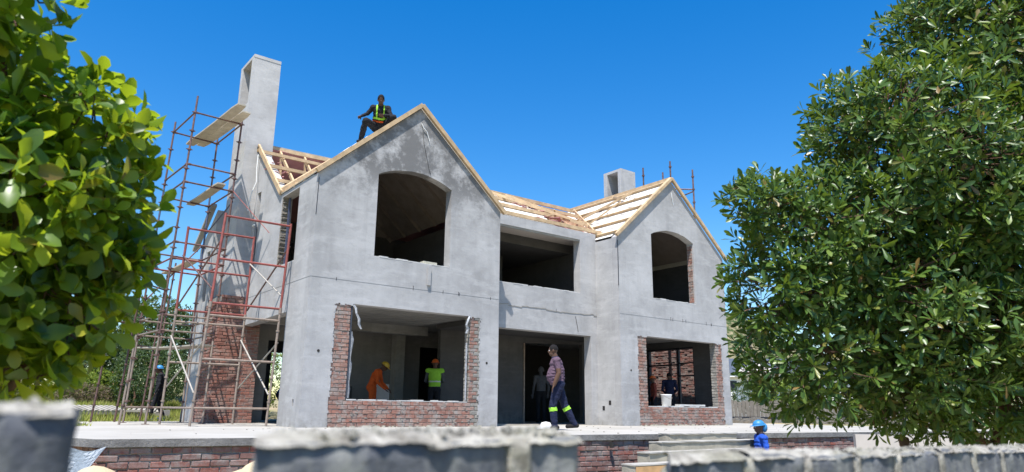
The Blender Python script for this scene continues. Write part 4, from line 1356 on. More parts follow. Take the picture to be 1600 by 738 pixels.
RT_B = [(-0.46, -12.8, 2.54, 0.70), (-1.14, -12.48, 1.86, 0.60), (-0.45, -12.79, 1.56, 0.8), (-1.65, -12.2, 1.39, 0.4), (-2.12, -12.02, 1.53, 0.165), (-1.95, -12.11, 1.43, 0.2), (-1.4, -12.4, 2.02, 0.38), (-1.93, -12.02, 1.07, 0.31), (-1.78, -12.02, 0.72, 0.35), (-1.2, -12.28, 0.94, 0.6), (-0.62, -12.53, 0.75, 0.5), (-1.27, -12.23, 0.56, 0.24), (-0.72, -12.72, 2.92, 0.38), (-0.14, -13.14, 3.17, 0.7), (-0.37, -12.9, 0.88, 0.6), (-0.98, -12.32, 0.45, 0.22), (-.7, -12.6, 1.5, .7), (-1.5, -12.2, 1.08, .34), (-.9, -12.4, 1.0, .55)]
make_tree('broadleaf_tree', 'dense glossy dark green tree filling the right side over the wall', 'tree', RT_B, (-0.25, -12.5, -1.45),
    [[(-.22, -12.5, -1.45), (-.27, -12.48, -.7), (-.36, -12.46, -.1), (-.52, -12.45, .2), (-.99, -12.28, .45), (-1.25, -12.2, .85), (-1.5, -12.2, 1.3)],
     [(-.50, -12.45, .18), (-.4, -12.6, .7), (-.5, -12.75, 1.5), (-.6, -12.8, 2.4)],
     [(-.8, -12.35, .34), (-1.2, -12.45, .9), (-1.25, -12.5, 1.7)],
     [(-1.1, -12.2, .25), (-1.18, -12.25, .12), (-1.12, -12.3, -.02)],
     [(-1.15, -12.25, .6), (-1.7, -12.1, .75), (-1.95, -12.05, 1.1)]],
    'leaf_right', 7600, 9, .082, (.30, .16, .12, .72), single=300, trunk_r=.055, inner=.34)
LT_B = [(-5.62, -12.03, 1.49, 0.11), (-5.41, -11.84, 1.15, 0.18), (-5.33, -11.84, 0.94, 0.15), (-5.52, -11.81, 0.93, 0.27), (-5.35, -11.76, 0.76, 0.17), (-5.34, -11.86, 0.62, 0.10), (-5.50, -11.72, 0.58, 0.16), (-5.44, -11.80, .54, .10), (-5.47, -11.75, 0.66, 0.19), (-5.74, -11.62, 1.26, 0.28), (-5.61, -11.56, 0.80, 0.28), (-5.60, -11.62, 1.17, 0.18)]
make_tree('round_leaved_shrub', 'near shrub with broad yellow green leaves filling the left edge', 'shrub', LT_B, (-5.55, -11.75, -1.45),
    [[(-5.5, -11.55, -1.45), (-5.5, -11.55, -.4), (-5.48, -11.62, .4), (-5.5, -11.75, .9), (-5.62, -11.85, 1.4)],
     [(-5.5, -11.72, .4), (-5.4, -11.78, .8), (-5.36, -11.84, 1.15)],
     [(-5.52, -11.72, .3), (-5.42, -11.8, .5), (-5.34, -11.84, .6)]],
    'leaf_left', 1050, 6, .088, (.54, .16, .22, .64), single=300, trunk_r=.03, spread=(25, 85), inner=.18)

# far dark trees at the left, bushes, far trees right
def far_tree(name, label, cat, blobs, mat, n, size, group=None, per=6, single=0):
    b0 = blobs[0]
    gz = ground_z(b0[0], b0[1])
    return make_tree(name, label, cat, blobs, (b0[0], b0[1], gz),
        [[(b0[0], b0[1], gz - .05), (b0[0] + .1, b0[1], (gz + b0[2]) / 2), (b0[0], b0[1], b0[2])]], mat, n, per, size, (.45, .15, .1, .6, True), trunk_r=max(.04, b0[3] * .08), twigs=False, group=group, inner=.15)
far_tree('dark_tree', 'dark evergreen tree rising just left of the brick chimney base', 'tree', [(0.6, 15.8, 2.4, 1.6), (0.2, 15.6, 3.5, .9), (1.3, 16, 3.0, 1.1), (-.3, 15.4, 1.6, 1.2)], 'leaf_far', 2400, .17, 'dark trees at the back of the plot')
far_tree('dark_tree', 'dark tree partly behind the near shrub on the left', 'tree', [(-1.6, 15.0, 2.3, 1.5), (-2.6, 15.2, 2.0, 1.4), (-1.3, 15, 1.2, 1.0), (-3.8, 15.2, 1.8, 1.3)], 'leaf_far', 2200, .17, 'dark trees at the back of the plot')
far_tree('bush', 'bright lime green bush beyond the grass at the left', 'bush', [(-2.3, 13.0, 1.0, .5), (-1.7, 13.5, 1.05, .5), (-1.1, 13.9, 1.0, .45), (-2.9, 12.8, .95, .45)], 'leaf_lime', 1900, .07)
far_tree('bush', 'low mauve brown shrub in front of the lime bush', 'bush', [(-2.3, 11.9, .68, .34), (-1.8, 12.2, .68, .3), (-2.8, 11.8, .66, .3)], 'leaf_mauve', 1000, .06)
far_tree('bush', 'leafy green bush behind the outer scaffold standards', 'bush', [(-.9, 12.4, 1.1, .7), (-.3, 12.0, 1.0, .6), (.2, 12.6, 1.4, .8), (-.6, 12.8, 1.7, .8)], 'leaf_far', 2200, .08)
far_tree('bush', 'sunlit green bush seen through the side doorway', 'bush', [(2.9, 10.8, 1.5, 1.0), (3.2, 11.2, 2.3, .9), (2.4, 10.6, .7, .7)], 'leaf_lime', 1400, .09)
# grass
def grass(n, x0=-7.5, x1=2.5, y0=2.0, y1=14.5):
    V = np.zeros((n * 3, 3)); i = 0
    F_ = []
    for k in range(n):
        while True:
            x = RNG.uniform(-6.5, 1.0); y = RNG.uniform(2.0, 14.5)
            if x > -3.35 and y < (6.5 if x < -.4 else 9.6): continue
            break
        z = ground_z(x, y); h = RNG.uniform(.04, .17) * (1.5 if y > 7 else 1); a = RNG.random() * 6.28
        dx, dy = math.cos(a) * .02, math.sin(a) * .02
        V[i] = (x - dx, y - dy, z - .01); V[i + 1] = (x + dx, y + dy, z - .01); V[i + 2] = (x + RNG.normal() * .04, y + RNG.normal() * .04, z + h)
        F_.append((i, i + 1, i + 2)); i += 3
    me = bpy.data.meshes.new('grass'); me.from_pydata(V.tolist(), [], F_); me.update()
    put('grass', me, None, 'grass', kind='stuff')
grass(26000)

# ================================================================== BACKGROUND OBJECTS
def pallet(x, y, rz, label):
    T = thing('pallet', label, 'pallet', (0, 0, 0), 'pallets and boards lying in the grass')
    z = ground_z(x, y)
    q = Matrix.Translation((x, y, z + .06)) @ Matrix.Rotation(rz, 4, 'Z') @ Matrix.Rotation(R(7), 4, 'X')
    def b(name, c, s, mat):
        mb = MB(); mb.box(c[0] - s[0] / 2, c[0] + s[0] / 2, c[1] - s[1] / 2, c[1] + s[1] / 2, c[2], c[2] + s[2])
        me = mb.mesh(name); me.transform(q); put(name, me, T, mat)
    for i in range(3): b('stringer', (0, -.45 + i * .45, 0.05), (1.2, .09, .10), 'timber_grey')
    for i in range(9): b('slat', (-.55 + i * .1375, 0, .152), (.075, 1.0, .022), 'timber_grey')
pallet(-2.48, 8.2, .2, 'grey slatted pallet lying in the grass near the left edge')
pallet(-1.15, 9.6, -.3, 'slatted pallet behind the scaffold standards')
MB_ = MB(); MB_.box(-1.9, -1.35, 7.9, 8.3, .0, .22); MB_.box(-1.8, -1.2, 7.8, 8.1, .23, .28)
tag(MB_.build('board_pile', 'timber_grey', None), 'small pile of boards in the grass between pallets', 'board pile')
tag(rough_box('cement_block', -.62, -.42, 9.0, 9.2, -.05, .28, 'raw_concrete', None, .004, 3), 'short grey block standing behind the scaffold by the wing', 'block')
o = rough_box('tarpaulin', -1.25, -.8, 8.0, 8.4, -.05, .06, 'blue_cloth', None, .03, 6); tag(o, 'crumpled blue tarpaulin on the grass by the black clad worker', 'tarpaulin')

# stone garden wall outside the right room
gw = thing('garden_wall', 'rough brick garden wall seen through the dark grid of the right room', 'wall', (15.6, 2.5, 0))
mb_st = []
brick_area(brick_layout(.95, 6.1, 0, 2.95), (15.53, 0, 0), (0, 1, 0), (-1, 0, 0), 'brick_wall_red', gw, proud=.03, as_stuff=mb_st)
join_stuff('brickwork', mb_st, gw, 'brick_wall_red')
MB().box(15.535, 15.75, .95, 6.1, 0, 2.94).build('mortar_bed', 'mortar', gw)

# timber fence, far house, walls at the right
fn = thing('timber_fence', 'weathered upright board fence right of the house', 'fence', (24, 5, 0))
FB = bpy.data.meshes.new('fence_board')
A_ = Vector((22.4, 6.2, 0)); B_ = Vector((30.5, -.2, 0)); d_ = (B_ - A_).normalized(); L_ = (B_ - A_).length
k = 0; u = 0
while u < L_:
    ww = random.uniform(.14, .2); h = random.uniform(.86, .96)
    p = A_ + d_ * (u + ww / 2)
    MB().beam((p.x, p.y, .12), (p.x, p.y, h), ww - .015, .025, tuple(d_.cross(Vector((0, 0, 1))))).build('board', 'fence_wood', fn)
    if k % 9 == 0: MB().beam((p.x + .06, p.y + .08, -.1), (p.x + .06, p.y + .08, 1.0), .1, .1).build('post', 'fence_wood', fn)
    u += ww; k += 1
MB().beam(A_ + Vector((-.02, -.03, .16)), B_ + Vector((-.02, -.03, .16)), .04, .1).build('bottom_rail', 'steel_dark', fn)
# rubble bank under the fence
mb = MB(); mb2 = []
for k in range(260):
    p = A_.lerp(B_, random.random()) + Vector((random.uniform(-1.6, -.1), random.uniform(-1.2, 0), 0))
    s = random.uniform(.04, .16)
    mb.box(p.x - s, p.x + s, p.y - s, p.y + s * .8, -.1, s * random.uniform(.4, 1.4))
tag(mb.build('rubble_bank', 'rubble', None), kind='stuff')
# far house
hs = thing('far_house', 'distant low house with dark roof and white band beyond the fence', 'house', (48, 22, 2.5))
def gz(x, y): return 0
c = Vector((48.2, 21.5, 0))
rt = Vector((RT.x, RT.y, 0)); fw = Vector((F.x, F.y, 0)).normalized()
def hb(name, u0, u1, v0, v1, z0, z1, mat, parent=hs):
    vs = []
    for z in (z0, z1):
        for v in (v0, v1):
            for u in (u0, u1):
                p = c + rt * u + fw * v; vs.append((p.x, p.y, z))
    return MB().add(vs, [(0, 2, 3, 1), (4, 5, 7, 6), (0, 1, 5, 4), (2, 6, 7, 3), (0, 4, 6, 2), (1, 3, 7, 5)]).build(name, mat, parent)
hb('wall', -4, 9, 0, 6, -.5, 3.4, 'white_paint')
hb('window', -3.2, -1.6, -.05, -.002, 2.2, 3.0, 'steel_dark'); hb('window', -1.0, .6, -.05, -.002, 2.2, 3.0, 'steel_dark'); hb('window', 1.2, 2.6, -.05, -.002, 2.2, 3.0, 'steel_dark')
hb('fascia', -4.4, 9.4, -.5, -.3, 3.3, 3.6, 'white_paint')
def prism(name, u0, u1, v0, v1, z0, zr, mat):
    vs = []
    for (u, v, z) in ((u0, v0, z0), (u1, v0, z0), (u1, v1, z0), (u0, v1, z0), (u0 + 2, (v0 + v1) / 2, zr), (u1 - 2, (v0 + v1) / 2, zr)):
        p = c + rt * u + fw * v; vs.append((p.x, p.y, z))
    MB().add(vs, [(0, 1, 5, 4), (1, 2, 5), (2, 3, 4, 5), (3, 0, 4), (3, 2, 1, 0)]).build(name, mat, hs)
prism('roof', -4.5, 9.5, -.6, 6.6, 3.6, 5.1, 'roof_slate')
prism('dormer_roof', -1.9, 2.3, -1.2, 1.5, 3.7, 4.5, 'ceiling_pale')
far_tree('bush', 'green bush in front of the distant dark roofed house', 'bush', [(34, 12.6, 1.3, .9), (35.5, 11.4, 1.5, 1.0), (32.5, 13.4, 1.2, .7)], 'leaf_far', 1200, .14)
far_tree('bush', 'lime edged bush above the right hand fence', 'bush', [(26, 6.0, 1.3, .7), (27, 5.0, 1.5, .8)], 'leaf_lime', 1000, .12)
tag(MB().tube((42, 17.6, 0), (42, 17.6, 5.6), .12, .10, 8).build('utility_pole', 'fence_wood', None), 'thin pole standing in front of the distant house', 'pole')
# pale boundary wall far right, behind the tree
pw = thing('white_wall', 'pale rendered wall glimpsed between the hanging leaves at the right', 'wall', (9.5, -7.2, -1.45))
P0 = Vector((8.6, -6.9, 0)); P1 = Vector((13.5, -10.6, 0))
for i in range(5):
    a = P0.lerp(P1, i / 5); b = P0.lerp(P1, (i + 1) / 5 - .004)
    mb = MB(); n_ = (P1 - P0).normalized().cross(Vector((0, 0, 1))) * .1
    vs = [(p.x + q.x, p.y + q.y, z) for p in (a, b) for q in (Vector(), n_) for z in (-1.45, .0)]
    mb.add(vs, [(0, 1, 5, 4), (2, 6, 7, 3), (1, 3, 7, 5), (0, 4, 6, 2), (0, 2, 3, 1), (4, 5, 7, 6)])
    mb.build('wall_panel', 'ceiling_pale', pw)

# bucket, helmet on the floor, stones
def lathe(name, prof, mat, loc, parent=None, n=24):
    vs = []; fs = []
    for (r, z) in prof:
        for k in range(n):
            t_ = 2 * math.pi * k / n; vs.append((loc[0] + r * math.cos(t_), loc[1] + r * math.sin(t_), loc[2] + z))
    for j in range(len(prof) - 1):
        for k in range(n):
            fs.append((j * n + k, j * n + (k + 1) % n, (j + 1) * n + (k + 1) % n, (j + 1) * n + k))
    me = bpy.data.meshes.new(name); me.from_pydata(vs, [], fs); me.update()
    me.polygons.foreach_set('use_smooth', [True] * len(me.polygons))
    return put(name, me, parent, mat)
bk = thing('bucket', 'white plastic bucket on the sill of the right ground floor opening', 'bucket', (11.08, -.12, .555))
lathe('pail', [(0, 0), (.13, 0), (.155, .30), (.165, .305), (.165, .33), (.15, .33), (.125, .02), (0, .02)], 'plastic_white', (11.08, -.12, .556), bk)
MB().path([(11.08 + .165 * math.cos(a), -.12 + .165 * math.sin(a) * 1.05, .85 - .10 * math.sin(a) ** 2) for a in np.linspace(0, -math.pi, 9)], .004, 5).build('handle', 'steel_pale', bk)
hd = thing('sun_hat', 'upturned pale hat lying on the terrace left of the walking man', 'hat', (4.05, -2.9, 0))
lathe('brim', [(.09, .001), (.20, .03), (.205, .04), (.1, .03)], 'white_cloth', (4.05, -2.9, 0), hd)
lathe('crown', [(.1, .03), (.12, .09), (.09, .15), (0, .17)], 'white_cloth', (4.05, -2.9, 0), hd)
mb = MB()
for k in range(90):
    x = random.uniform(-3.5, 13); y = random.uniform(yedge(x) + .3, -.2); s = random.uniform(.004, .014)
    mb.box(x - s, x + s, y - s * .8, y + s, .0005, s)
tag(mb.build('rubble_crumbs', 'rubble', None), kind='stuff')
o = rough_box('plank_scrap', 5.4, 7.0, .78, .92, .001, .03, 'timber_plank', None, .004, 5); tag(o, 'pale plank lying on the threshold of the middle doorway', 'plank')
o = rough_box('mortar_board', 11.55, 12.75, G2 + .02, G2 + .2, .56, .61, 'mortar_white', None, .004, 8); tag(o, 'long pale board lying on the right opening sill beside the bucket', 'board')
tag(MB().beam((3.5, yedge(3.5) - .04, -.13), (3.5, yedge(3.5) - .05, -.22), .05, .06).build('pipe_end', 'dark_void', None), 'small black pipe end poking out under the terrace edge', 'pipe')

# ================================================================== PEOPLE
def V(*a): return Vector(a)
BASE = dict(pelvis=V(0, 0, .95), chest=V(0, 0, 1.30), neck=V(0, .0, 1.50), head=V(0, .02, 1.63), look=V(0, 1, 0),
            shL=V(-.19, 0, 1.43), elL=V(-.25, -.02, 1.15), haL=V(-.26, .06, .90), shR=V(.19, 0, 1.43), elR=V(.25, -.02, 1.15), haR=V(.26, .06, .90),
            hiL=V(-.09, 0, .92), knL=V(-.10, .03, .50), anL=V(-.10, 0, .09), hiR=V(.09, 0, .92), knR=V(.10, .03, .50), anR=V(.10, 0, .09), toe=V(0, 1, 0))

def ico_template(sub):
    bm = bmesh.new(); bmesh.ops.create_icosphere(bm, subdivisions=sub, radius=1)
    v = [x.co.copy() for x in bm.verts]; f = [tuple(y.index for y in x.verts) for x in bm.faces]; bm.free()
    return v, f
ICO2 = ico_template(2)

def person(label, loc, rz, pose, colors, hat=None, scale=1.0, belly=0.0, sleeve='long', vest=False, bands=None, fine=.012, eyes=False, group=None, hood=False, collar=None, face_cover=None, bulk=1.0):
    P = {k: v.copy() for k, v in BASE.items()}; P.update(pose)
    S = []    # (center, (rx, ry, rz), rot, zone, tag)
    I3 = Matrix.Identity(3)
    def ball(c, r, zone, tag_='', rot=I3):
        S.append((Vector(c), Vector(r) if not isinstance(r, float) else Vector((r, r, r)), rot, zone, tag_))
    def limb(a, b, ra, rb, zone, tag_='', bulge=0):
        L = (b - a).length; n = max(2, int(L / (min(ra, rb) * .5)))
        for i in range(n + 1):
            t_ = i / n; z_ = zone(t_) if callable(zone) else zone
            tg = tag_(t_) if callable(tag_) else tag_
            ball(a.lerp(b, t_), float(ra + (rb - ra) * t_ + bulge * math.sin(math.pi * t_)), z_, tg)
    pel, ch, nk, hd = P['pelvis'], P['chest'], P['neck'], P['head']
    ball(pel, (.165, .125, .12), 'trousers', 'hip')
    n = 6
    sx = (P['shR'] - P['shL']).normalized()
    up = (ch - pel).normalized(); fw_ = up.cross(sx).normalized() * 1.0
    if fw_.dot(P['look']) < 0: fw_ = -fw_
    rot = Matrix((sx, up.cross(sx).normalized(), up)).transposed()
    for i in range(n + 1):
        t_ = i / n; c = pel.lerp(ch, t_)
        ball(c + fw_ * belly * math.sin(math.pi * min(1, t_ * 1.1)) * .5, (.155 + .015 * t_, .115 + .012 * t_ + belly * math.sin(math.pi * t_) * .6, .09), 'trousers' if t_ < .10 else 'top', 'torso', rot)
    ball(ch.lerp(nk, .35), (.175, .12, .10), 'top', 'torso', rot)
    ball(ch.lerp(nk, .62), (.15, .095, .075), 'top', 'torso', rot)
    limb(nk - up * .04, nk.lerp(hd, .6), .062, .055, 'skin')
    lk = P['look'].normalized(); sd = lk.cross(V(0, 0, 1)).normalized(); hu = sd.cross(lk).normalized()
    hr = Matrix((sd, lk, hu)).transposed()
    ball(hd + hu * .02, (.078, .095, .105), 'skin', 'head', hr)
    ball(hd + lk * .03 - hu * .055, (.056, .062, .062), 'skin', 'head', hr)
    ball(hd + lk * .098 - hu * .012, (.014, .022, .024), 'skin', 'head', hr)
    ball(hd + lk * .086 - hu * .055, (.026, .014, .012), 'skin', 'head', hr)
    for q in (-1, 1): ball(hd + sd * q * .078, (.012, .022, .032), 'skin', 'head', hr)
    for s in 'LR':
        sh, el, ha = P['sh' + s], P['el' + s], P['ha' + s]
        limb(ch.lerp(nk, .55), sh, .085, .068, 'top', 'torso')
        cut = .62
        zu = (lambda t_: 'top') if sleeve == 'long' else (lambda t_: 'top' if t_ < cut else 'skin')
        limb(sh, el, .058 if sleeve == 'long' else .062, .045 if sleeve == 'long' else .042, zu, 'arm')
        limb(el, ha, .043, .031, 'top' if sleeve == 'long' else 'skin', 'arm', .004)
        d = (ha - el).normalized(); side = d.cross(lk if abs(d.dot(lk)) < .9 else V(0, 0, 1)).normalized(); nrm = d.cross(side).normalized()
        q = 1 if s == 'L' else -1
        pc = ha + d * .05
        ball(pc, (.042, .018, .055), 'skin', 'hand', Matrix((side, nrm, d)).transposed())
        for i, ln in enumerate((.062, .072, .068, .052)):
            b0 = pc + side * (-.030 + .020 * i) + d * .04
            curl = nrm * (.25 * q)
            b1 = b0 + (d + curl).normalized() * ln * .5; b2 = b1 + (d + curl * 3).normalized() * ln * .5
            limb(b0, b1, .0095, .0085, 'skin', 'hand'); limb(b1, b2, .0085, .0075, 'skin', 'hand')
        t0 = pc - d * .02 - side * .034
        limb(t0, t0 + (d * .6 - side * .8).normalized() * .035, .012, .010, 'skin', 'hand')
        limb(t0 + (d * .6 - side * .8).normalized() * .035, t0 + (d * .6 - side * .8).normalized() * .035 + (d - side * .2).normalized() * .03, .010, .008, 'skin', 'hand')
        hi, kn, an = P['hi' + s], P['kn' + s], P['an' + s]
        bt = (lambda t_: 'band' + s if bands and bands[0] < t_ < bands[1] else '')
        limb(hi, kn, .098, .068, 'trousers', 'thigh')
        limb(kn, an, .068, .052, 'trousers', bt, .006)
        toe = P.get('toe' + s, P['toe']).normalized()
        limb(an - toe * .05 - V(0, 0, .035), an + toe * .15 - V(0, 0, .045), .042, .036, 'shoes', 'foot')
    S = [(c, (r if tg in ('hand', 'head') else r * bulk), ro, z_, tg) for (c, r, ro, z_, tg) in S]
    # union, voxel remesh
    vs, fs = [], []
    for (c, r, ro, z_, tg) in S:
        b = len(vs)
        mm = ro @ Matrix.Diagonal(r)
        vs += [tuple(c + mm @ v) for v in ICO2[0]]
        fs += [tuple(i + b for i in f) for f in ICO2[1]]
    me = bpy.data.meshes.new('tmp'); me.from_pydata(vs, [], fs)
    ob = bpy.data.objects.new('tmp', me); col.objects.link(ob)
    rm = ob.modifiers.new('r', 'REMESH'); rm.mode = 'VOXEL'; rm.voxel_size = fine
    sm = ob.modifiers.new('s', 'SMOOTH'); sm.factor = .5; sm.iterations = 2
    dg = bpy.context.evaluated_depsgraph_get()
    body = bpy.data.meshes.new_from_object(ob.evaluated_get(dg)); body.name = 'body'
    bpy.data.objects.remove(ob); bpy.data.meshes.remove(me)
    n = len(body.vertices); co = np.zeros(n * 3); body.vertices.foreach_get('co', co); co = co.reshape(-1, 3)
    best = np.full(n, 1e9); bi = np.zeros(n, int)
    order = np.argsort(co[:, 2]); cz = co[order]; zs = cz[:, 2]
    for k, (c, r, ro, z_, tg) in enumerate(S):
        rm_ = max(r) * 1.5 + .05
        lo = np.searchsorted(zs, c[2] - rm_); hi2 = np.searchsorted(zs, c[2] + rm_)
        if hi2 <= lo: continue
        inv = np.array((ro @ Matrix.Diagonal(r)).inverted())
        q_ = (cz[lo:hi2] - np.array(c)) @ inv.T
        ds = (np.sqrt((q_ * q_).sum(1)) - 1) * min(r)
        od = order[lo:hi2]
        u = ds < best[od]; best[od[u]] = ds[u]; bi[od[u]] = k
    zones = ['skin', 'top', 'trousers', 'shoes']
    for z_ in zones: body.materials.append(M[colors[z_]])
    # folds in the cloth
    nr = np.zeros(n * 3); body.vertex_normals.foreach_get('vector', nr); nr = nr.reshape(-1, 3)
    vz = np.array([zones.index(S[k][3]) for k in bi])
    for i in np.nonzero((vz == 1) | (vz == 2))[0]:
        x, y, z = co[i]
        co[i] = co[i] + nr[i] * (.010 * mnoise.noise((x * 9, y * 9, z * 16 + loc[0])) + .006 * mnoise.noise((x * 30, y * 30, z * 30)))
    body.vertices.foreach_set('co', co.ravel())
    pv = np.zeros(len(body.loops), np.int32); body.loops.foreach_get('vertex_index', pv)
    ls = np.zeros(len(body.polygons), np.int32); body.polygons.foreach_get('loop_start', ls)
    body.polygons.foreach_set('material_index', vz[pv[ls]].astype(np.int32))
    body.polygons.foreach_set('use_smooth', np.ones(len(body.polygons), bool))
    body.update()
    T = thing('person', label, 'person', loc, group)
    X = Matrix.Translation(loc) @ Matrix.Rotation(rz, 4, 'Z') @ Matrix.Scale(scale, 4)
    def shell(name, sel, off, mat):
        vmap = {}; vs = []; fs = []
        for p in body.polygons:
            if all(sel(v) for v in p.vertices):
                f = []
                for v in p.vertices:
                    if v not in vmap:
                        vmap[v] = len(vs); vs.append(tuple(body.vertices[v].co + body.vertices[v].normal * off))
                    f.append(vmap[v])
                fs.append(tuple(f))
        if not fs: return
        m_ = bpy.data.meshes.new(name); m_.from_pydata(vs, [], fs); m_.update(); m_.transform(X)
        m_.polygons.foreach_set('use_smooth', [True] * len(m_.polygons))
        return put(name, m_, T, mat)
    tags = [s[4] for s in S]
    for s in ('LR' if bands else ''): shell('reflective_band', lambda v: tags[bi[v]] == 'band' + s, .006, 'lime_vest')
    if vest:
        lo, hi_ = pel.z + .03, 9
        shell('safety_vest', lambda v: tags[bi[v]] == 'torso' and S[bi[v]][3] == 'top' and body.vertices[v].co.z > lo and (vest != 'open' or .06 < abs((body.vertices[v].co - ch).dot(sx)) < .10 and (body.vertices[v].co - ch).dot(up) > -.10 or (-.12 < (body.vertices[v].co - ch).dot(up) < -.06 and (body.vertices[v].co - ch).dot(fw_) > 0)), .014, 'lime_vest')
        shell('reflective_band', lambda v: tags[bi[v]] == 'torso' and abs((body.vertices[v].co - ch).dot(up) + .16) < .025, .020, 'orange_cloth' if vest == 'open' else 'silver_tape')
    bodyw = body.copy(); bodyw.name = 'body'; bodyw.transform(X); put('body', bodyw, T)
    def local(name, mb_or_v, mat, f=None):
        m_ = bpy.data.meshes.new(name); m_.from_pydata([tuple(v) for v in mb_or_v], [], f); m_.update(); m_.transform(X)
        m_.polygons.foreach_set('use_smooth', [True] * len(m_.polygons))
        return put(name, m_, T, mat)
    # hair or hard hat
    def dome(name, c, r, zc, mat, brim=None):
        vs, fs = [], []; nn, mm = 20, 8
        for j in range(mm + 1):
            ph = math.pi / 2 * j / mm * (1 if brim else 1.12)
            for i in range(nn):
                th = 2 * math.pi * i / nn
                vs.append(c + sd * (r[0] * math.sin(ph) * math.cos(th)) + lk * (r[1] * math.sin(ph) * math.sin(th)) + hu * (r[2] * math.cos(ph)))
        for j in range(mm):
            for i in range(nn): fs.append((j * nn + i, j * nn + (i + 1) % nn, (j + 1) * nn + (i + 1) % nn, (j + 1) * nn + i))
        o_ = local(name, vs, mat, fs)
        if brim:
            vs, fs = [], []
            for i in range(nn):
                th = 2 * math.pi * i / nn; e = .012 + (brim if math.sin(th) > .3 else .006) * max(0, math.sin(th))
                for (rr_, z_) in ((0, 0.004), (e, -.008), (e, -.014), (0, -.006)):
                    vs.append(c + sd * ((r[0] + rr_) * math.cos(th)) + lk * ((r[1] + rr_) * math.sin(th)) + hu * z_)
            for i in range(nn):
                for k in range(4): fs.append((i * 4 + k, i * 4 + (k + 1) % 4, ((i + 1) % nn) * 4 + (k + 1) % 4, ((i + 1) % nn) * 4 + k))
            local('helmet_brim', vs, mat, fs)
    if hat: dome('hard_hat', hd + hu * .04, (.099, .117, .098), 0, hat, .045)
    elif hood: dome('hood', hd - hu * .0 - lk * .015, (.105, .115, .14), 0, 'hood_grey')
    else: dome('hair', hd + hu * .028 - lk * .012, (.084, .098, .108), 0, 'hair_black')
    if eyes:
        for q in (-1, 1):
            v_, f_ = ICO2
            local('eye', [hd + lk * .083 + sd * q * .03 + hu * .012 + v * .012 for v in v_], 'white_cloth', f_)
    if face_cover:
        v_, f_ = ICO2
        local('head_cloth', [hd - lk * .10 - hu * .02 + Vector((v.x * .07, v.y * .06, v.z * .09)) for v in v_], face_cover, f_)
    if collar:
        v_, f_ = ICO2
        cc = nk - up * .012
        vs, fs = [], []
        for i in range(16):
            th = 2 * math.pi * i / 16
            for (rr_, z_) in ((.070, .0), (.080, -.012), (.072, .035), (.064, .032)):
                vs.append(cc + sd * rr_ * math.cos(th) + lk * rr_ * math.sin(th) + up * z_)
        for i in range(16):
            for a, b in ((1, 2), (2, 3)): fs.append((i * 4 + a, ((i + 1) % 16) * 4 + a, ((i + 1) % 16) * 4 + b, i * 4 + b))
        local('collar', vs, collar, fs)
    bpy.data.meshes.remove(body)
    return T

LEFT = .914; RIGHT = -2.227; TOWARD = 2.486; AWAY = -.656
# 1 the walking man in the purple shirt (profile, walking left)
person('man in purple short sleeved shirt and navy trousers walking across the terrace', (4.3, -3.0, 0), LEFT,
    dict(pelvis=V(0, .0, .93), chest=V(0, .03, 1.27), neck=V(0, .06, 1.47), head=V(0, .10, 1.61), look=V(0, 1, -.12),
         shL=V(-.19, .03, 1.40), elL=V(-.24, .0, 1.14), haL=V(-.24, .10, .90), shR=V(.19, .02, 1.40), elR=V(.23, -.06, 1.13), haR=V(.22, -.02, .87),
         hiL=V(-.09, 0, .90), knL=V(-.10, .12, .50), anL=V(-.10, .08, .09), hiR=V(.09, 0, .90), knR=V(.09, -.14, .50), anR=V(.09, -.34, .13), toe=V(0, 1, -.05)),
    dict(skin='skin_dark', top='purple_shirt', trousers='navy', shoes='boot'), scale=.995, belly=.08, sleeve='short', bands=(.10, .27), fine=.0085, bulk=1.17, eyes=True, collar='navy')
# 2 roof worker, squatting on the slope
person('roof worker in dark clothes and lime harness vest crouching on the left gable', (1.58, .40, 6.74), TOWARD + .12,
    dict(pelvis=V(0, -.10, .26), chest=V(-.02, .10, .56), neck=V(-.02, .18, .76), head=V(-.02, .27, .85), look=V(-.15, 1, -.6),
         shL=V(-.19, .14, .70), elL=V(-.28, .20, .48), haL=V(-.12, .36, .42), shR=V(.17, .14, .70), elR=V(.30, .12, .54), haR=V(.42, .24, .42),
         hiL=V(-.10, -.06, .28), knL=V(-.34, .28, .42), anL=V(-.40, .02, .26), hiR=V(.10, -.06, .26), knR=V(.30, .34, .28), anR=V(.42, .10, -.16), toe=V(.3, 1, -.1)),
    dict(skin='skin_dark', top='black_cloth', trousers='black_cloth', shoes='boot'), vest='open', scale=1.0, bulk=1.12)
# 3 orange overalls, bent, facing right
person('worker in orange overalls and yellow hard hat bending inside the left opening', (3.1, 3.0, 0), RIGHT,
    dict(pelvis=V(0, -.04, .92), chest=V(0, .08, 1.24), neck=V(0, .20, 1.40), head=V(0, .29, 1.47), look=V(0, .8, -.6),
         shL=V(-.19, .14, 1.34), elL=V(-.22, .20, 1.06), haL=V(-.16, .38, .90), shR=V(.19, .14, 1.34), elR=V(.22, .16, 1.06), haR=V(.14, .36, .88)),
    dict(skin='skin_dark', top='orange_cloth', trousers='orange_cloth', shoes='boot'), hat='helmet_yellow')
# 4 lime vest, back to camera
person('worker with orange hard hat and lime safety vest seen from behind', (5.0, 3.0, 0), AWAY + .15,
    dict(elL=V(-.25, .08, 1.16), haL=V(-.16, .28, 1.10), elR=V(.25, .08, 1.16), haR=V(.16, .28, 1.08)),
    dict(skin='skin_dark', top='hood_grey', trousers='black_cloth', shoes='boot'), hat='helmet_orange', vest=True)
# 5 hooded figure in the doorway
person('dim figure in grey hooded top standing back inside the middle doorway', (9.3, 3.5, 0), AWAY + .3,
    {}, dict(skin='hood_grey', top='hood_grey', trousers='black_cloth', shoes='boot'), hood=True, scale=1.0)
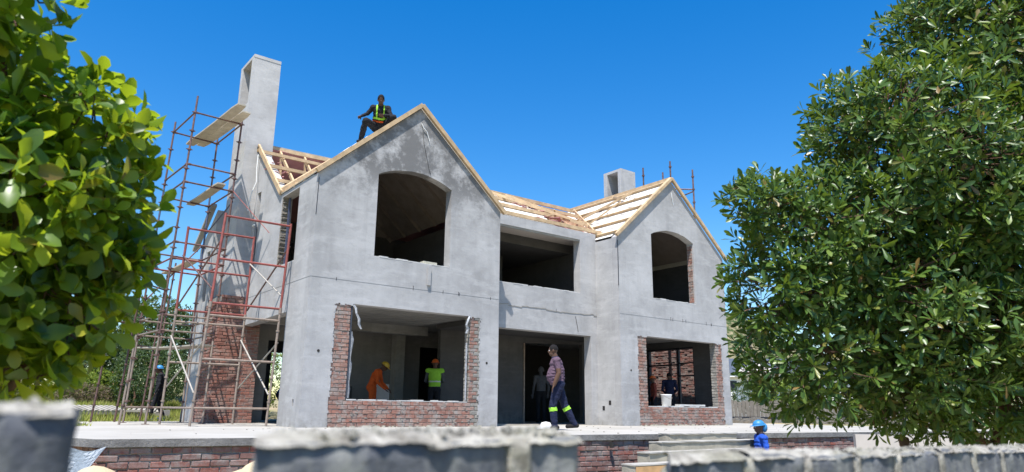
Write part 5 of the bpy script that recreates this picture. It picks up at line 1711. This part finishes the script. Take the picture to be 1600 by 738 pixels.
# 6, 7 the right room
person('worker in navy jacket standing behind the white bucket in the right opening', (13.0, 1.35, 0), AWAY - .2,
    dict(head=V(0, .06, 1.60), haL=V(-.1, .25, 1.0), haR=V(.1, .25, 1.0)), dict(skin='skin_dark', top='navy', trousers='black_cloth', shoes='boot'), scale=.95)
person('worker in rust coloured top and orange hard hat left of the navy jacketed worker', (12.1, 1.25, 0), LEFT,
    {}, dict(skin='skin_dark', top='rust_cloth', trousers='black_cloth', shoes='boot'), hat='helmet_orange', scale=.86)
# 8 blue hard hat man below the terrace
person('man in royal blue overalls and bright blue hard hat below the terrace', (6.50, -6.22, -1.45), LEFT,
    dict(look=V(0, 1, -.1)), dict(skin='skin_dark', top='blue_cloth', trousers='blue_cloth', shoes='boot'), hat='helmet_blue', scale=.97, bulk=1.08, fine=.010, eyes=True, collar='navy', face_cover='helmet_blue')
# 9 black clad worker far left
person('black clad worker with blue hard hat walking behind the scaffold standards', (-.95, 8.2, -.08), LEFT + .3,
    dict(knL=V(-.10, .12, .50), anL=V(-.10, .16, .09), knR=V(.1, -.04, .5), anR=V(.1, -.22, .11), haR=V(.3, -.12, .92), elR=V(.28, -.14, 1.16), head=V(0, .07, 1.60)),
    dict(skin='skin_dark', top='black_cloth', trousers='black_cloth', shoes='boot'), hat='helmet_blue', scale=.93)
# 10 worker through the side doorway
person('worker in light blue shirt and blue hard hat glimpsed through the side doorway', (2.35, 7.4, -.02), RIGHT,
    dict(pelvis=V(0, -.1, .8), chest=V(0, .08, 1.08), neck=V(0, .2, 1.22), head=V(0, .28, 1.30), look=V(0, .8, -.5), shL=V(-.19, .12, 1.16), shR=V(.19, .12, 1.16), elL=V(-.24, .2, .9), elR=V(.24, .2, .9), haL=V(-.2, .3, .7), haR=V(.2, .3, .7), hiL=V(-.09, -.1, .78), hiR=V(.09, -.1, .78), knL=V(-.1, .1, .45), knR=V(.1, .1, .45)),
    dict(skin='skin_dark', top='helmet_blue', trousers='navy', shoes='boot'), hat='helmet_blue')
